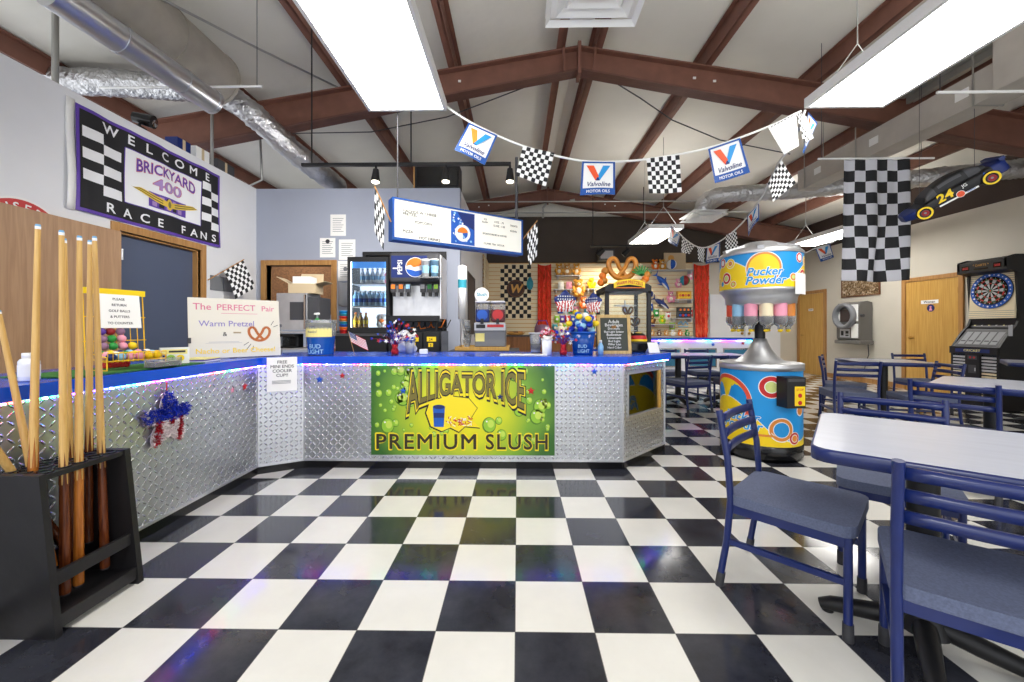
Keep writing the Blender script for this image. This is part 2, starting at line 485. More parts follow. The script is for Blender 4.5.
# left partition with its doorway
DY0, DY1, DZ = 3.68, 4.64, 2.08
mb = MB()
mb.bx(XL-.12,XL,-1.5,DY0,0,3.16).bx(XL-.12,XL,DY1,5.65,0,3.16).bx(XL-.12,XL,DY0,DY1,DZ,3.16)
struct(mb.build('wall_left', 'white_paint'))
mb = MB()
mb.bx(XL-.13,XL+.02,DY0-.075,DY0,0,DZ+.075).bx(XL-.13,XL+.02,DY1,DY1+.075,0,DZ+.075).bx(XL-.13,XL+.02,DY0,DY1,DZ,DZ+.075)
mb.bx(XL-.13,XL-.02,DY1-.02,DY1,0,DZ).bx(XL-.13,XL-.02,DY0,DY1,DZ-.02,DZ)
struct(mb.build('trim_1', 'oak', bevel=.006))
struct(MB().bx(XL-.1,XL-.075,DY0,DY1-.02,.005,DZ-.02).build('door_1', 'slate_door'))
dd = MB().bx(XL+.03,XL+.07,2.62,3.64,.01,2.06)
for zz in (.2,1.0,1.85): dd.cyl((XL+.06,3.652,zz-.05),(XL+.06,3.652,zz+.05),.012,m=1)
struct(dd.build('door_2', ['wood_panel','steel'], bevel=.004))

# lavender partition behind the bar: doorway on its left, serving recess on its right
YP = 5.65
mb = MB()
o1, o2 = (-3.6,-2.66,2.06), (-2.16,-1.06,2.2)       # doorway and recess
mb.bx(XL,o1[0],YP,YP+.1,0,3.16).bx(o1[1],o2[0],YP,YP+.1,0,3.16).bx(o2[1],-.82,YP,YP+.1,0,3.16)
mb.bx(o1[0],o1[1],YP,YP+.1,o1[2],3.16).bx(o2[0],o2[1],YP,YP+.1,o2[2],3.16).bx(o2[0],o2[1],YP,YP+.1,0,1.08)
struct(mb.build('wall_partition', 'lavender_paint'))
mb = MB().bx(-.92,-.82,YP+.1,YB-.1,0,3.16)
mb.bx(-.825,-.815,6.6,7.5,1.05,2.05,1).bx(-.816,-.81,6.5,6.6,1.0,2.1,2).bx(-.816,-.81,7.5,7.6,1.0,2.1,2).bx(-.816,-.81,6.6,7.5,2.05,2.1,2)
struct(mb.build('wall_return', ['white_paint','dark_gray','black']))
mb = MB()
for a0,a1,b0,b1 in ((o1[0]-.075,o1[0],0,o1[2]+.075),(o1[1],o1[1]+.075,0,o1[2]+.075),(o1[0],o1[1],o1[2],o1[2]+.075)):
    mb.bx(a0,a1,YP-.025,YP+.12,b0,b1)
struct(mb.build('trim_2', 'oak', bevel=.006))
mb = MB()
for a0,a1,b0,b1 in ((o2[0]-.05,o2[0],1.03,o2[2]+.05),(o2[1],o2[1]+.05,1.03,o2[2]+.05),(o2[0],o2[1],o2[2],o2[2]+.05),(o2[0],o2[1],1.03,1.08)):
    mb.bx(a0,a1,YP-.02,YP+.12,b0,b1)
struct(mb.build('trim_3', 'black'))
mb = MB().bx(-6.4,-.95,7.6,7.7,0,3.1).bx(-6.4,XL-.12,YP,YP+.1,0,3.16)
struct(mb.build('wall_pantry', 'lavender_paint'))
struct(MB().bx(-2.2,-1.0,6.3,6.35,1.9,2.35).bx(-2.2,-1.0,6.3,6.35,.0,1.9,1).build('wall_recess', ['oak_door','dark_gray']))

# right wall: painted below, brown eave above
mb = MB().bx(XR,XR+.12,-3,YB+.1,0,3.1)
struct(mb.build('wall_right', 'cream_paint'))
struct(MB().bx(XR+.02,XR+.12,-3,YB+.1,3.1,3.85).build('wall_eave', 'brown_eave'))
struct(MB().bx(XR-.015,XR,-3,6.66,0,.1).bx(XR-.015,XR,7.74,9.59,0,.1).build('baseboard_right', 'oak'))
def oak_door(name, y0, y1, zt, trim):
    d = MB().bx(XR-.012,XR-.001,y0,y1,.005,zt)
    d.cyl((XR-.012,y1-.08,.98),(XR-.05,y1-.08,.98),.012,m=1).cyl((XR-.05,y1-.08,.98),(XR-.05,y1-.19,.98),.01,m=1)
    d.cyl((XR-.012,y1-.08,.98),(XR-.018,y1-.08,.98),.03,m=1)
    for zz in (.25,1.0,1.8): d.bx(XR-.025,XR-.01,y0-.004,y0+.006,zz-.05,zz+.05,1)
    o = struct(d.build(name, ['oak_door','brass']))
    t = MB().bx(XR-.03,XR-.001,y0-.08,y0-.003,0,zt+.08).bx(XR-.03,XR-.001,y1+.003,y1+.08,0,zt+.08).bx(XR-.03,XR-.001,y0-.003,y1+.003,zt+.003,zt+.08)
    struct(t.build(trim, 'oak', bevel=.006))
oak_door('door_3', 6.75, 7.65, 2.02, 'trim_4')
oak_door('door_4', 9.68, 10.5, 2.02, 'trim_5')
# far wall
mb = MB().bx(-6.4,XR,YB,YB+.1,0,2.9,0).bx(-6.4,XR,YB,YB+.1,4.1,4.95,2)
struct(mb.build('wall_back', ['cream_paint','dark_paint','insulation']))
struct(MB().bx(-6.4,XR,YB-.1,YB+.1,2.9,4.1).build('wall_back_upper', 'dark_paint'))
mb = MB()
x0, x1 = -.815, 4.62
k = 27; h = 2.86/k
for i in range(k): mb.bx(x0,x1,YB-.09,YB-.001,.02+i*h,.02+i*h+h*.86)
mb.bx(x0,x1,YB-.06,YB-.002,.01,2.89,1)
struct(mb.build('wall_back_slats', ['slat_cream','tan']))
mb = MB()
for i in range(k): mb.bx(-.819,-.76,9.3,YB-.1,.02+i*h,.02+i*h+h*.86)
mb.bx(-.819,-.79,9.3,YB-.1,.01,2.89,1)
struct(mb.build('wall_return_slats', ['slat_cream','tan']))
d = MB()
for a, b_ in ((5.08,6.0),(6.01,6.93)):
    d.bx(a,b_,YB-.04,YB-.002,.01,2.05)
    kx = b_-.09 if a < 6 else a+.09
    d.sph((kx,YB-.07,1.02),.035,m=1)
struct(d.build('door_5', ['white_paint','brass'], bevel=.004))

# ================================================================ LIGHT
w = bpy.data.worlds.new('world'); bpy.context.scene.world = w; w.use_nodes = True
bg = w.node_tree.nodes['Background']; bg.inputs[0].default_value = (.93,.96,1,1); bg.inputs[1].default_value = 1.7
sc = bpy.context.scene
sc.view_settings.view_transform = 'Standard'; sc.view_settings.look = 'None'; sc.view_settings.gamma = 1.0; sc.view_settings.use_curve_mapping = False
sc.view_settings.exposure = 0.22
sc.cycles.use_denoising = True; sc.cycles.max_bounces = 8; sc.cycles.diffuse_bounces = 5; sc.cycles.transparent_max_bounces = 12
sc.cycles.sample_clamp_indirect = 6.0; sc.cycles.caustics_reflective = False; sc.cycles.caustics_refractive = False
def troffer(label, x0, x1, y0, y1, z=2.91):
    cx, cy = (x0+x1)/2, (y0+y1)/2; w2, l2 = (x1-x0)/2, (y1-y0)/2
    t = thing('ceiling_light', label, 'light', (cx,cy,z), 0, 'suspended fluorescent troffers')
    f = MB()
    for a0,a1,b0,b1 in ((-w2,-w2+.025,-l2,l2),(w2-.025,w2,-l2,l2),(-w2+.025,w2-.025,-l2,-l2+.025),(-w2+.025,w2-.025,l2-.025,l2)): f.bx(a0,a1,b0,b1,0,.075)
    f.bx(-w2+.025,w2-.025,-l2+.025,l2-.025,.05,.075)
    f.build('housing', 'white', t)
    MB().bx(-w2+.026,w2-.026,-l2+.026,l2-.026,.006,.03).build('diffuser', 'lit_panel', t)
    MB().bx(-w2+.06,w2-.06,-l2+.06,l2-.06,.076,.082).build('added_uplight', 'uplight_fill', t)  # unseen glowing sheet added above the housing to brighten the ceiling
    for yy in (-l2*.8, l2*.8):
        c = MB(); top = roof(cx)-.01-z; mid = min(.42, top*.5)
        for s_ in (-1,1): c.tube([(s_*w2*.8,yy,.075),(0,yy,mid)],.004,5)
        c.tube([(0,yy,mid),(0,yy,top)],.005,5)
        c.build('hanging_chain', 'conduit', t)
    return t
def lamp(x0, x1, y0, y1, z=2.91):                   # unseen lamps added as fill for the room, left wall and pantry
    ld = bpy.data.lights.new('unseen_fill_lamp','AREA'); ld.shape = 'RECTANGLE'; ld.size = x1-x0; ld.size_y = y1-y0; ld.energy = 36; ld.color = (1,.985,.955)
    o = bpy.data.objects.new('unseen_fill_lamp',ld); COL.objects.link(o); o.location = ((x0+x1)/2,(y0+y1)/2,z)
troffer('large bright fluorescent panel hung over the left end of the bar', -1.2,-.57,1.9,3.19)
troffer('large bright fluorescent panel hung above the blue tables, bunting tied to its end', 2.28,2.9,1.9,3.19)
troffer('smaller looking far light panel hung in front of the dark upper wall', 2.3,2.92,7.0,8.3)
troffer('distant light panel showing behind the round candy dispenser, near the right wall', 5.75,6.37,6.9,8.6)
lamp(-1.2,-.57,-1.9,-.6)
lamp(2.28,2.9,-1.9,-.6)

lamp(-3.3,-2.67,-1.9,-.6)
lamp(-4.3,-3.67,6.0,7.29)
# ================================================================ THE BAR
for nm, c in (('led_pink',(255,70,190)),('led_white',(225,205,255)),('led_cyan',(60,240,230)),('led_blue',(70,80,255)),('led_green',(50,250,120)),('led_violet',(150,70,255)),('led_red',(255,70,70))):
    mat(nm, c, .4, emit=c, strength=17.)
LEDS = ['led_pink','led_white','led_cyan','led_blue','led_violet','led_green','led_red']
BO = V((-.3,3.5,0))
bar = thing('bar_counter', 'long L-shaped snack bar faced in diamond plate with a blue top', 'counter', BO)
LINE = [V((-2.06,.2,0)), V((-2.06,3.12,0)), V((-1.78,3.28,0)), V((.87,3.28,0)), V((1.40,3.80,0)), V((1.40,4.75,0))]
def fit_text(mb, t, fr, x0, x1, bot, top, c, m, bold=0., sp=1., shear=0.):
    vs, fs = text_mesh(t, 0. if any(q in t for q in 'MN') else bold, shear, 'LEFT', sp)
    xa, xb = min(v[0] for v in vs), max(v[0] for v in vs)
    def fn(x, y):
        u = (x-xa)/(xb-xa); b0, t0 = bot(u), top(u)
        return (x0+(x1-x0)*u, b0+(t0-b0)*y/.7)
    return mb.text(t, fr, 0, 0, 1, c, m, bold, shear, 'LEFT', fn=fn, spacing=sp)
led = MB()
for i, (p, q) in enumerate(zip(LINE[:-1], LINE[1:])):
    L = (q-p).length; a = math.atan2((q-p).y, (q-p).x); g = MB()
    if i == 3:
        w0, w1, z0, z1 = .07, .66, .41, .785
        g.bx(0,w0,0,.03,.06,.87).bx(w1,L,0,.03,.06,.87).bx(w0,w1,0,.03,.06,z0).bx(w0,w1,0,.03,z1,.87)
    else: g.bx(0,L,0,.03,.06,.87)
    o = g.build('front_panel', 'diamond_plate', bar, loc=p-BO, rot=(0,0,a))
    if i == 3:
        c = MB().bx(w0,w1,.012,.016,z0,z1); c.build('display_window', 'glass', o)
        c = MB()
        for a0,a1,b0,b1 in ((w0,w0+.012,z0,z1),(w0,w1,z0,z0+.012),(w0,w1,z1-.012,z1)): c.bx(a0,a1,-.006,.03,b0,b1,0)
        c.bx(w1-.04,w1,-.004,.05,z0,z1,1)
        c.build('window_frame', ['steel_rough','oak_door'], o)
        c = MB().bx(w0,w1,.30,.32,z0-.05,z1+.03).bx(w0-.01,w0,.04,.3,z0-.05,z1+.03).bx(w1,w1+.01,.04,.3,z0-.05,z1+.03).bx(w0,w1,.04,.3,z0-.06,z0-.05,0)
        for k in range(7): c.sph((w0+.08+.07*(k%4), .2+.05*(k%2), z0+.03+.1*(k//3)), (.05,.04,.06), m=1+k%3)
        c.build('display_box', ['black_gloss','blue','red','sky_blue'], o)
    MB().bx(-.01,L+.01,-.006,.0,.06,.076).bx(-.008,.012,-.004,.0,.076,.87).bx(L-.012,L+.008,-.004,0,.076,.87).build('plate_edging', 'steel_rough', o)
    MB().bx(-.01,L+.01,.002,.05,.0,.059).build('toe_kick', 'black_gloss', bar, loc=p-BO, rot=(0,0,a))
    d = (q-p).normalized(); r = V((d.y,-d.x,0)); n_ = int(L/.028)
    for k in range(n_):
        c0 = p + d*(L*(k+.5)/n_) + r*.035; m_ = LEDS.index(['led_blue','led_red','led_green','led_violet','led_blue','led_cyan','led_pink','led_blue'][(k//5+i*3)%8])
        if k % 5 == 2: m_ = 1
        led.box(c0-BO+V((0,0,.862)), (.011,.011,.007), m=m_)
led.build('led_strip', LEDS, bar)
top = [(-2.01,.2),(-2.01,3.10),(-1.765,3.23),(.895,3.23),(1.455,3.785),(1.455,4.75),(.86,4.75),(.86,4.06),(.66,3.88),(-1.96,3.88),(-2.64,3.42),(-2.64,.2)]
MB().prism([(x-BO.x,y-BO.y) for x,y in top], UP, .87, .93).build('countertop', 'counter_blue', bar, bevel=.008)
inner = [(-2.60,.22),(-2.60,3.40),(-1.94,3.85),(.65,3.85),(.88,4.08),(.88,4.73)]
g = MB()
for (ax,ay),(bx_,by) in zip(inner[:-1], inner[1:]): g.bar((ax-BO.x,ay-BO.y,.48),(bx_-BO.x,by-BO.y,.48),.02,.78)
g.build('inner_panel', 'gray', bar)

# green slush banner
BAN = V((-.452,3.262,.484))
b = MB(); fr = F((0,0,0), X, Z); W2, H2 = .757, .368
b.bx(-W2,W2,0,.006,-H2,H2,0)
rr = random.Random(5)
for k in range(74):
    for _ in range(30):
        x, y = rr.uniform(-W2+.03,W2-.03), rr.uniform(-H2+.12,H2-.03)
        if abs(x) > .42 or y < -.08: break
    rad = rr.choice((.012,.016,.02,.028,.04,.055)); rad = min(rad, W2-abs(x)-.004, H2-abs(y)-.004)
    b.disc(fr,x,y,rad*1.04,.0008,2,18,rad*1.2).disc(fr,x+rad*.06,y+rad*.05,rad*.9,.0012,1,18,rad*1.05).disc(fr,x+rad*.25,y+rad*.2,rad*.5,.0016,3,14,rad*.6)
    b.disc(fr,x-rad*.35,y+rad*.55,rad*.14,.002,4,8)
bt = lambda u: .15-.14*abs(2*u-1)**1.6-(.03 if u < .1 else 0)
tp = lambda u: .305+.012*sin(9*u)
fit_text(b,'ALLIGATOR ICE',fr,-.475,.525,lambda u: bt(u)-.03,lambda u: tp(u)+.02,.0024,5,.055)
fit_text(b,'ALLIGATOR ICE',fr,-.468,.518,lambda u: bt(u)-.018,lambda u: tp(u)+.014,.0028,6,.04)
fit_text(b,'ALLIGATOR ICE',fr,-.46,.51,bt,tp,.0034,5,.034)
fit_text(b,'ALLIGATOR ICE',fr,-.457,.507,lambda u: bt(u)+.006,lambda u: tp(u)-.006,.004,7,0.012)
for w_, x0, x1 in (('PREMIUM',-.71,.11),('SLUSH',.19,.70)):
    fit_text(b,w_,fr,x0-.006,x1+.006,lambda u:-.322,lambda u:-.187,.0024,6,.042,1.15)
    fit_text(b,w_,fr,x0,x1,lambda u:-.316,lambda u:-.193,.0032,8,.016,1.15)
# splash with a cup of slush in the middle
spl = [(-.26,-.13),(-.30,-.02),(-.27,.07),(-.12,.12),(.05,.10),(.12,.02),(.07,-.06),(.14,-.14),(.02,-.13),(-.03,-.175),(-.10,-.14),(-.17,-.17)]
b.poly([(x*1.04,y*1.06) for x,y in spl], fr, .0026, 5).poly(spl, fr, .003, 6)
b.poly([(-.235,-.135),(-.155,-.135),(-.145,.03),(-.245,.03)], fr, .0036, 9).disc(fr,-.195,.03,.05,.004,10,16,.018)
b.rect(fr,-.238,-.15,-.06,-.02,.004,10)
for k in range(46):
    x, y = rr.uniform(-.12,.08), rr.uniform(-.13,-.06); t = rr.uniform(0,PI)
    b.stroke(fr, [(x,y),(x+.03*cos(t),y+.02*sin(t))], .006, .0036+.00002*k, 11 if k%3 else 4)
o = b.build('vinyl_banner', ['banner_print','lime',mat('drop_rim',(84,128,40),.4),mat('drop_light',(196,222,90),.3),'white','black',mat('banner_yellow',(250,226,40),.4),mat('olive_print',(122,112,52),.4),mat('dark_olive',(52,44,28),.4),'blue','navy','red'], loc=BAN)
tag(o, 'green and yellow slush drink banner with water drops on the bar front', 'banner')

# tinsel stars
def star_ornament(name, label, o_, fr0, r, mats, stripes=False, group=None):
    s = MB(); k = .45
    for i in range(5):
        a0, a1, a2 = PI/2+2*PI*i/5, PI/2+2*PI*i/5+PI/5, PI/2+2*PI*i/5-PI/5
        T = (r*cos(a0), r*sin(a0)); L_ = (r*k*cos(a1), r*k*sin(a1)); R_ = (r*k*cos(a2), r*k*sin(a2))
        m_ = 0 if (not stripes or i in (0,1,4)) else 1
        for P_, Q in ((T,L_),(R_,T)): s.add([fr0(P_[0],P_[1],0),fr0(Q[0],Q[1],0),fr0(0,0,r*.22)],[(0,1,2)],m_)
    q = s.build(name, mats, loc=o_); return tag(q, label, 'star', group)
fl = F((0,0,0), Y, Z)
so = MB(); r = .172; rr = random.Random(3)
def star_r(t):
    t = (t-PI/2) % (2*PI/5); t = min(t, 2*PI/5-t); return .45*r*cos(PI/5)/ (cos(PI/5-t)*.45+ (1-.45)*0 + 1e-9) if False else r*(1-(1-.45)*t/(PI/5))
for i in range(2600):
    t = rr.uniform(0,2*PI); q = math.sqrt(rr.random())*star_r(t); y, z = q*cos(t), q*sin(t); h = .028*(1-q/r)+.004
    if z > .0: m_ = 0
    else: m_ = 1 if int((y+.2)/.036) % 2 else 2
    if z <= 0 and abs(y) < .02 and z < -.03: m_ = 2
    d = V((rr.uniform(.2,1),rr.uniform(-1,1),rr.uniform(-1,1))).normalized()*.016
    p = V((h,y,z)); w_ = V((0,rr.uniform(-1,1),rr.uniform(-1,1))).normalized()*.003
    so.add([p-w_,p+w_,p+d+w_,p+d-w_],[(0,1,2,3)],m_)
pts = [(star_r(PI/2+2*PI*i/40)*cos(PI/2+2*PI*i/40)*.97, star_r(PI/2+2*PI*i/40)*sin(PI/2+2*PI*i/40)*.97) for i in range(40)]
so.prism([p for p in pts], fl, .0, .006, 2)
t_ = thing('tinsel_star', 'large blue, red and silver tinsel star on the diamond plate', 'star', (-2.052,2.29,.63))
so.build('tinsel_body', ['tinsel_blue','tinsel_crimson','tinsel_silver'], t_)
MB().tube([(.004,0,r*.96),(.004,0,r*1.25)],.003,6).build('hanging_loop','red',t_)
star_ornament('foil_star','small red foil star near the corner of the left bar front',V((-2.058,2.97,.72)),fl,.032,['red'])
star_ornament('foil_star','pale pink foil star left of the small red one',V((-2.058,2.84,.715)),fl,.026,['pink'])
ff = F((0,0,0), X, Z)
for lb, px, py, m_, rad in (('red foil star on the right part of the slush banner',531,391,'red',.034),('blue foil star left of the slush lettering',403,391,'blue',.03),('blue foil star on the plate beside the paper sign',318,380,'blue',.034),('red foil star next to the blue one by the paper sign',341,376,'red',.028),('blue foil star under the countertop right of the banner',595,372,'blue',.03),('blue foil star over the second word of the banner',500,397,'navy',.028)):
    p = atY(px,py,3.247); p.y = 3.247 if 371 < px < 554 else 3.27
    star_ornament('foil_star', lb, p, ff, rad, [m_])
# paper sign hung over the corner of the bar
p0, p1 = V((-1.985,3.105,0)), V((-1.79,3.215,0)); d = (p1-p0).normalized(); nn = V((d.y,-d.x,0))
pf = F((0,0,0), d, Z)
s = MB().rect(pf,-.105,.105,-.27,0,0,0); 
for tx, yy, sz in (('FREE',-.05,.034),('MINI ENDS',-.085,.034),('COOLER',-.12,.034),('CUP!!',-.155,.034)): s.text(tx,pf,0,yy,sz,.0012,1,.01)
for yy in (-.19,-.2,-.21): s.rect(pf,-.07,.06,yy,yy+.004,.0012,2)
o = s.build('paper_sign', ['paper','ink','ink_soft'], solid=.0015, loc=(p0+p1)/2+nn*.02+V((0,0,.93)))
tag(o, 'white paper notice taped over the bar corner, about a free cup', 'sign')

# ---------------------------------------------------------------- things standing on the bar top
ZT = .932
t_ = thing('pill_bottle', 'white plastic bottle with ridged lid at the near end of the bar', 'bottle', (-2.14,1.71,ZT))
MB().lathe([(.0,0),(.03,0),(.033,.006),(.033,.085),(.026,.097),(.0,.097)],n=20).build('body','white_gloss',t_)
MB().lathe([(0,.097),(.022,.097),(.022,.122),(0,.122)],n=16).build('lid','white',t_)
MB().lathe([(.0335,.02),(.0338,.07)],n=20).build('wrapper','paper',t_)
m = MB().bx(-.17,.17,-.36,.42,0,.006)
tag(m.build('turf_mat','turf',loc=(-2.22,2.16,ZT)),'green turf mat under the golf ball rack','mat')
# golf ball rack
rk = thing('golf_ball_rack','yellow wire rack of coloured golf balls with a paper note','rack',(-2.2,2.19,ZT+.008),math.radians(74)); rk.scale = (.9,.95,.95)
w = MB(); WR = .0035
for x in (-.15,.15):
    w.tube([(x,.06,0),(x,.09,.46)],WR,6); w.tube([(x,-.12,0),(x,.06,0)],WR,6); w.tube([(x,-.12,0),(x,-.12,.07),(x,.07,.1)],WR,6)
for z in (.16,.30,.46): w.tube([(-.16,.06+.03*z/.46,z),(.16,.06+.03*z/.46,z)],WR,6)
for i in range(9): x=-.15+.3*i/8; w.tube([(x,.065,.1),(x,.09,.46)],.0022,5)
w.build('wire_frame','yellow_wire',rk)
w = MB().bx(-.155,.155,.07,.078,.43,.465); w.build('header_strip','yellow',rk)
w = MB()
for z in (.05,.095):
    w.tube([(-.15,-.125,z),(.15,-.125,z)],WR,6); w.tube([(-.15,-.06,z),(.15,-.06,z)],WR,6)
for i in range(13): x=-.15+.3*i/12; w.tube([(x,-.125,.095),(x,-.125,.045),(x,.05,.06)],.002,5)
w.build('ball_tray','yellow_wire',rk)
w = MB()
for i in range(12): w.sph((-.12+.02*(i%6)+.004*(i//6),-.05,.02+.013*(i//6)),(.02,.016,.012),8)
w.build('tee_bag',['red'],rk)
pf = F((0,-.02,0), X, Z)
n_ = MB(); pr = F((.01,.045,.235), X, V((0,.12,1)))
n_.rect(pr,-.11,.11,0,.2,0,0)
for tx, yy in (('PLEASE',.165),('RETURN',.13),('GOLF BALLS',.095),('& PUTTERS',.06),('TO COUNTER',.022)): n_.text(tx,pr,0,yy,.02,.001,1,.006)
n_.build('note',['paper','ink'],rk,solid=.001)
gb = tag(MB().sph((0,0,0),.0213,14).build('golf_ball','white'),'x','ball')
bpy.data.objects.remove(gb)
balls = {}
def golf(colour, matn, p):
    M_ = rk_m @ V(p)
    lab = f'{colour} golf ball on the yellow wire rack'
    if colour not in balls:
        balls[colour] = tag(MB().sph((0,0,0),.0213,14).build('golf_ball',matn,loc=M_),lab,'ball','golf balls in the wire rack')
    else: dup(balls[colour],lab,loc=M_)
rk_m = Matrix.Translation(rk.location) @ Matrix.Rotation(math.radians(74),4,'Z') @ Matrix.Diagonal((.9,.95,.95,1))
for cx, seq in ((-.075,('purple','lilac','lilac')),(-.03,('crimson','green','green')),(.02,('lilac','pink','pink')),(.07,('yellow',))):
    for k, c in enumerate(reversed(seq)):
        golf(c,{'purple':'purple','lilac':'mauve','crimson':'deep_red','green':'green','pink':'pink','yellow':'yellow'}[c],(cx,.045+.012*k,.128+.043*k))
for r_, (yy, zz) in enumerate(((-.1,.072),(-.055,.08),(-.01,.085))):
    for k in range(6):
        c = ('blue','sky blue','pink','white','green','yellow')[(k+r_*2)%6 if r_ else (0,1,2,2,5,5)[k]]
        golf(c,{'blue':'navy','sky blue':'pale_blue','pink':'pink','white':'white','green':'green','yellow':'yellow'}[c],(-.12+.047*k,yy,zz))
t_ = thing('plastic_tray','clear plastic tray of scorecards on the turf mat','tray',(-2.048,2.27,ZT+.008),math.radians(90))
MB().bx(-.09,.09,-.03,-.026,0,.05).bx(-.09,.09,.026,.03,0,.05).bx(-.09,-.086,-.026,.026,0,.05).bx(.086,.09,-.026,.026,0,.05).bx(-.09,.09,-.03,.03,0,.003).build('tray_walls','clear_plastic',t_)
MB().bx(-.08,.08,-.024,.024,.004,.03).build('cards',['cardboard'],t_)
t_ = MB().bx(-.07,.07,-.03,.03,0,.1,0); fz = FRONT((0,-.03,0))
t_.rect(fz,-.06,.06,.06,.09,.001,1).rect(fz,-.03,.05,.07,.082,.0015,2).disc(fz,-.02,.035,.022,.001,3).disc(fz,.025,.035,.02,.001,4).rect(fz,-.06,-.04,.015,.055,.001,5)
tag(t_.build('candy_box',['white','pale_yellow','ink','lime','yellow','navy'],loc=(-2.16,2.47,ZT+.008),rot=(0,0,math.radians(48))),'small white printed carton at the end of the turf mat','box')
t_ = MB()
for k, (m_, w_) in enumerate(((0,.16),(1,.15),(2,.155))): t_.bx(-w_/2,w_/2,-.1,.1,.008*k,.008*k+.008,k)
tag(t_.build('pamphlets',['paper','purple','pale_yellow'],loc=(-2.2,2.72,ZT),rot=(0,0,.2)),'thin pile of pamphlets lying beside the whiteboard','paper')
# whiteboard sign leaning at the corner
a = V((-2.37,2.83,0)); c = V((-1.965,3.27,0)); d = (c-a).normalized(); wl = (c-a).length
wb = thing('whiteboard_sign','hand lettered white board about pretzels and cheese on the bar corner','sign',(a+c)/2+V((0,0,ZT)),math.atan2(d.y,d.x))
H = .455; up = V((0,.13,1)); fz = F((0,0,.006), X, up)
t_ = MB().prism([(-wl/2,0),(wl/2,0),(wl/2,H),(-wl/2,H)],fz,-.012,0,6)
for tx, x0, yy, sz, m_ in (('The',-.215,.365,.07,0),('PERFECT',.0,.365,.066,0),('Pair',.215,.365,.06,0),('Warm Pretzel',-.06,.24,.062,1),('&',-.08,.165,.045,2),('Nacho or Beer Cheese!',-.0,.035,.054,3)): t_.text(tx,fz,x0,yy,sz,.0015,m_,.008)
t_.stroke(fz,[(-.1,.34),(.14,.34)],.003,.0015,0).stroke(fz,[(-.2,.112),(.03,.112)],.003,.0015,4).stroke(fz,[(-.18,.12),(.01,.12)],.004,.0015,4)
px_ = [(.16+.062*cos(t)*(1+.16*cos(2*t-PI)), .175+.055*sin(t)+.012*cos(2*t)) for t in [2*PI*i/28 for i in range(29)]]
pq = pretzel_pts(.072)
for i in range(len(pq)-1): t_.stroke(fz,[(.15+pq[i].x,.175+pq[i].y),(.15+pq[i+1].x*1.0,.175+pq[i+1].y)],.019,.0015+.00002*i,5)
for q in ([(.06,.06),(.09,.10)],[(.1,.05),(.105,.085)],[(.235,.25),(.255,.285)],[(.25,.235),(.285,.25)],[(.04,.09),(.075,.115)]): t_.stroke(fz,q,.004,.0015,2)
t_.build('board',[mat('marker_pink',(214,120,150),.6),mat('marker_violet',(140,130,190),.6),'ink','yellow',mat('marker_gray',(190,190,190),.6),mat('marker_brown',(186,104,52),.6),'board_white'],wb)
MB().bx(-wl/2-.004,-wl/2+.012,-.01,.02,.12,.16).build('clip','dark_gray',wb)
MB().bar((0,.02,.2),(0,.16,.0),.05,.006).build('easel_leg','cardboard',wb)
# tubs, flags, vases
def tub(name, label, cat, loc, r0, r1, h, m_, rim=None, group=None):
    t_ = thing(name,label,cat,loc)
    MB().lathe([(0,0),(r0,0),(r1,h),(r1-.004,h),(r0-.004,.006),(0,.006)],n=28).build('body',m_,t_)
    if rim: MB().lathe([(r1-.004,h-.012),(r1+.006,h-.012),(r1+.006,h),(r1-.004,h),(r1-.004,h-.012)],n=28).build('rim',rim,t_)
    return t_
tb = tub('tip_tub','clear blue bottomed tub with a yellow note, third item right of the whiteboard','tub',atY(321,357,3.42)*1,.1,.125,.3,'clear_plastic'); tb.location.z = ZT
fz = Cyl((0,0,0),.119,-PI/2)
MB().rect(fz,-.15,.15,.155,.275,.0,0,10).text('TIPS',fz,-.02,.225,.035,.001,1).text('thanks!',fz,-.02,.19,.03,.001,1).build('note',['pale_yellow','ink_soft'],tb,solid=.001)
fz = Cyl((0,0,0),.112,-PI/2)
MB().lathe([(.101,.004),(.115,.16)],n=28).text('BUD',fz,0,.06,.05,.001,1,.01).text('LIGHT',fz,0,.015,.05,-.002,1,.01).build('blue_print',[mat('blue_film',(24,84,168),.15),'pale_blue'],tb)
def us_flag(label, base, a, lean, sc_=.16, flip=1):
    t_ = thing('stick_flag',label,'flag',base,a,'small US flags on the bar')
    u = V((lean,0,1)).normalized(); top = u*.21
    MB().tube([(0,0,0),tuple(top)],.0025,6).build('stick','oak',t_)
    L, H_ = sc_, sc_*.62; k = MB()
    dn = -u; ri = V((flip,0,-.55)).normalized()
    def fn(p, q): return top + ri*(p*L) + dn*(q*H_) + Y*(.008*sin(p*7+q))
    k.grid(fn, 14, 13, lambda i, j: 2 if (i < 6 and j < 7 and True) else (0 if j % 2 == 0 else 1))
    def fo(a_, b_, c_=0): return fn(a_, b_) - Y*.002
    for i in range(5):
        for j in range(4): k.disc(Fn(lambda a_, b_, c_=0: fn(a_,b_)-Y*(.0015)), .04+.075*i, .06+.12*j, .018, 0, 1, 6, .03)
    k.build('cloth',['red','white','navy'],t_)
us_flag('small US flag on a stick left of the tip tub', V((-1.72,3.46,ZT)), 0, -.1, .15, 1)
us_flag('small drooping US flag on a stick right of the tip tub', V((-1.42,3.44,ZT)), .3, -.25, .16, 1)
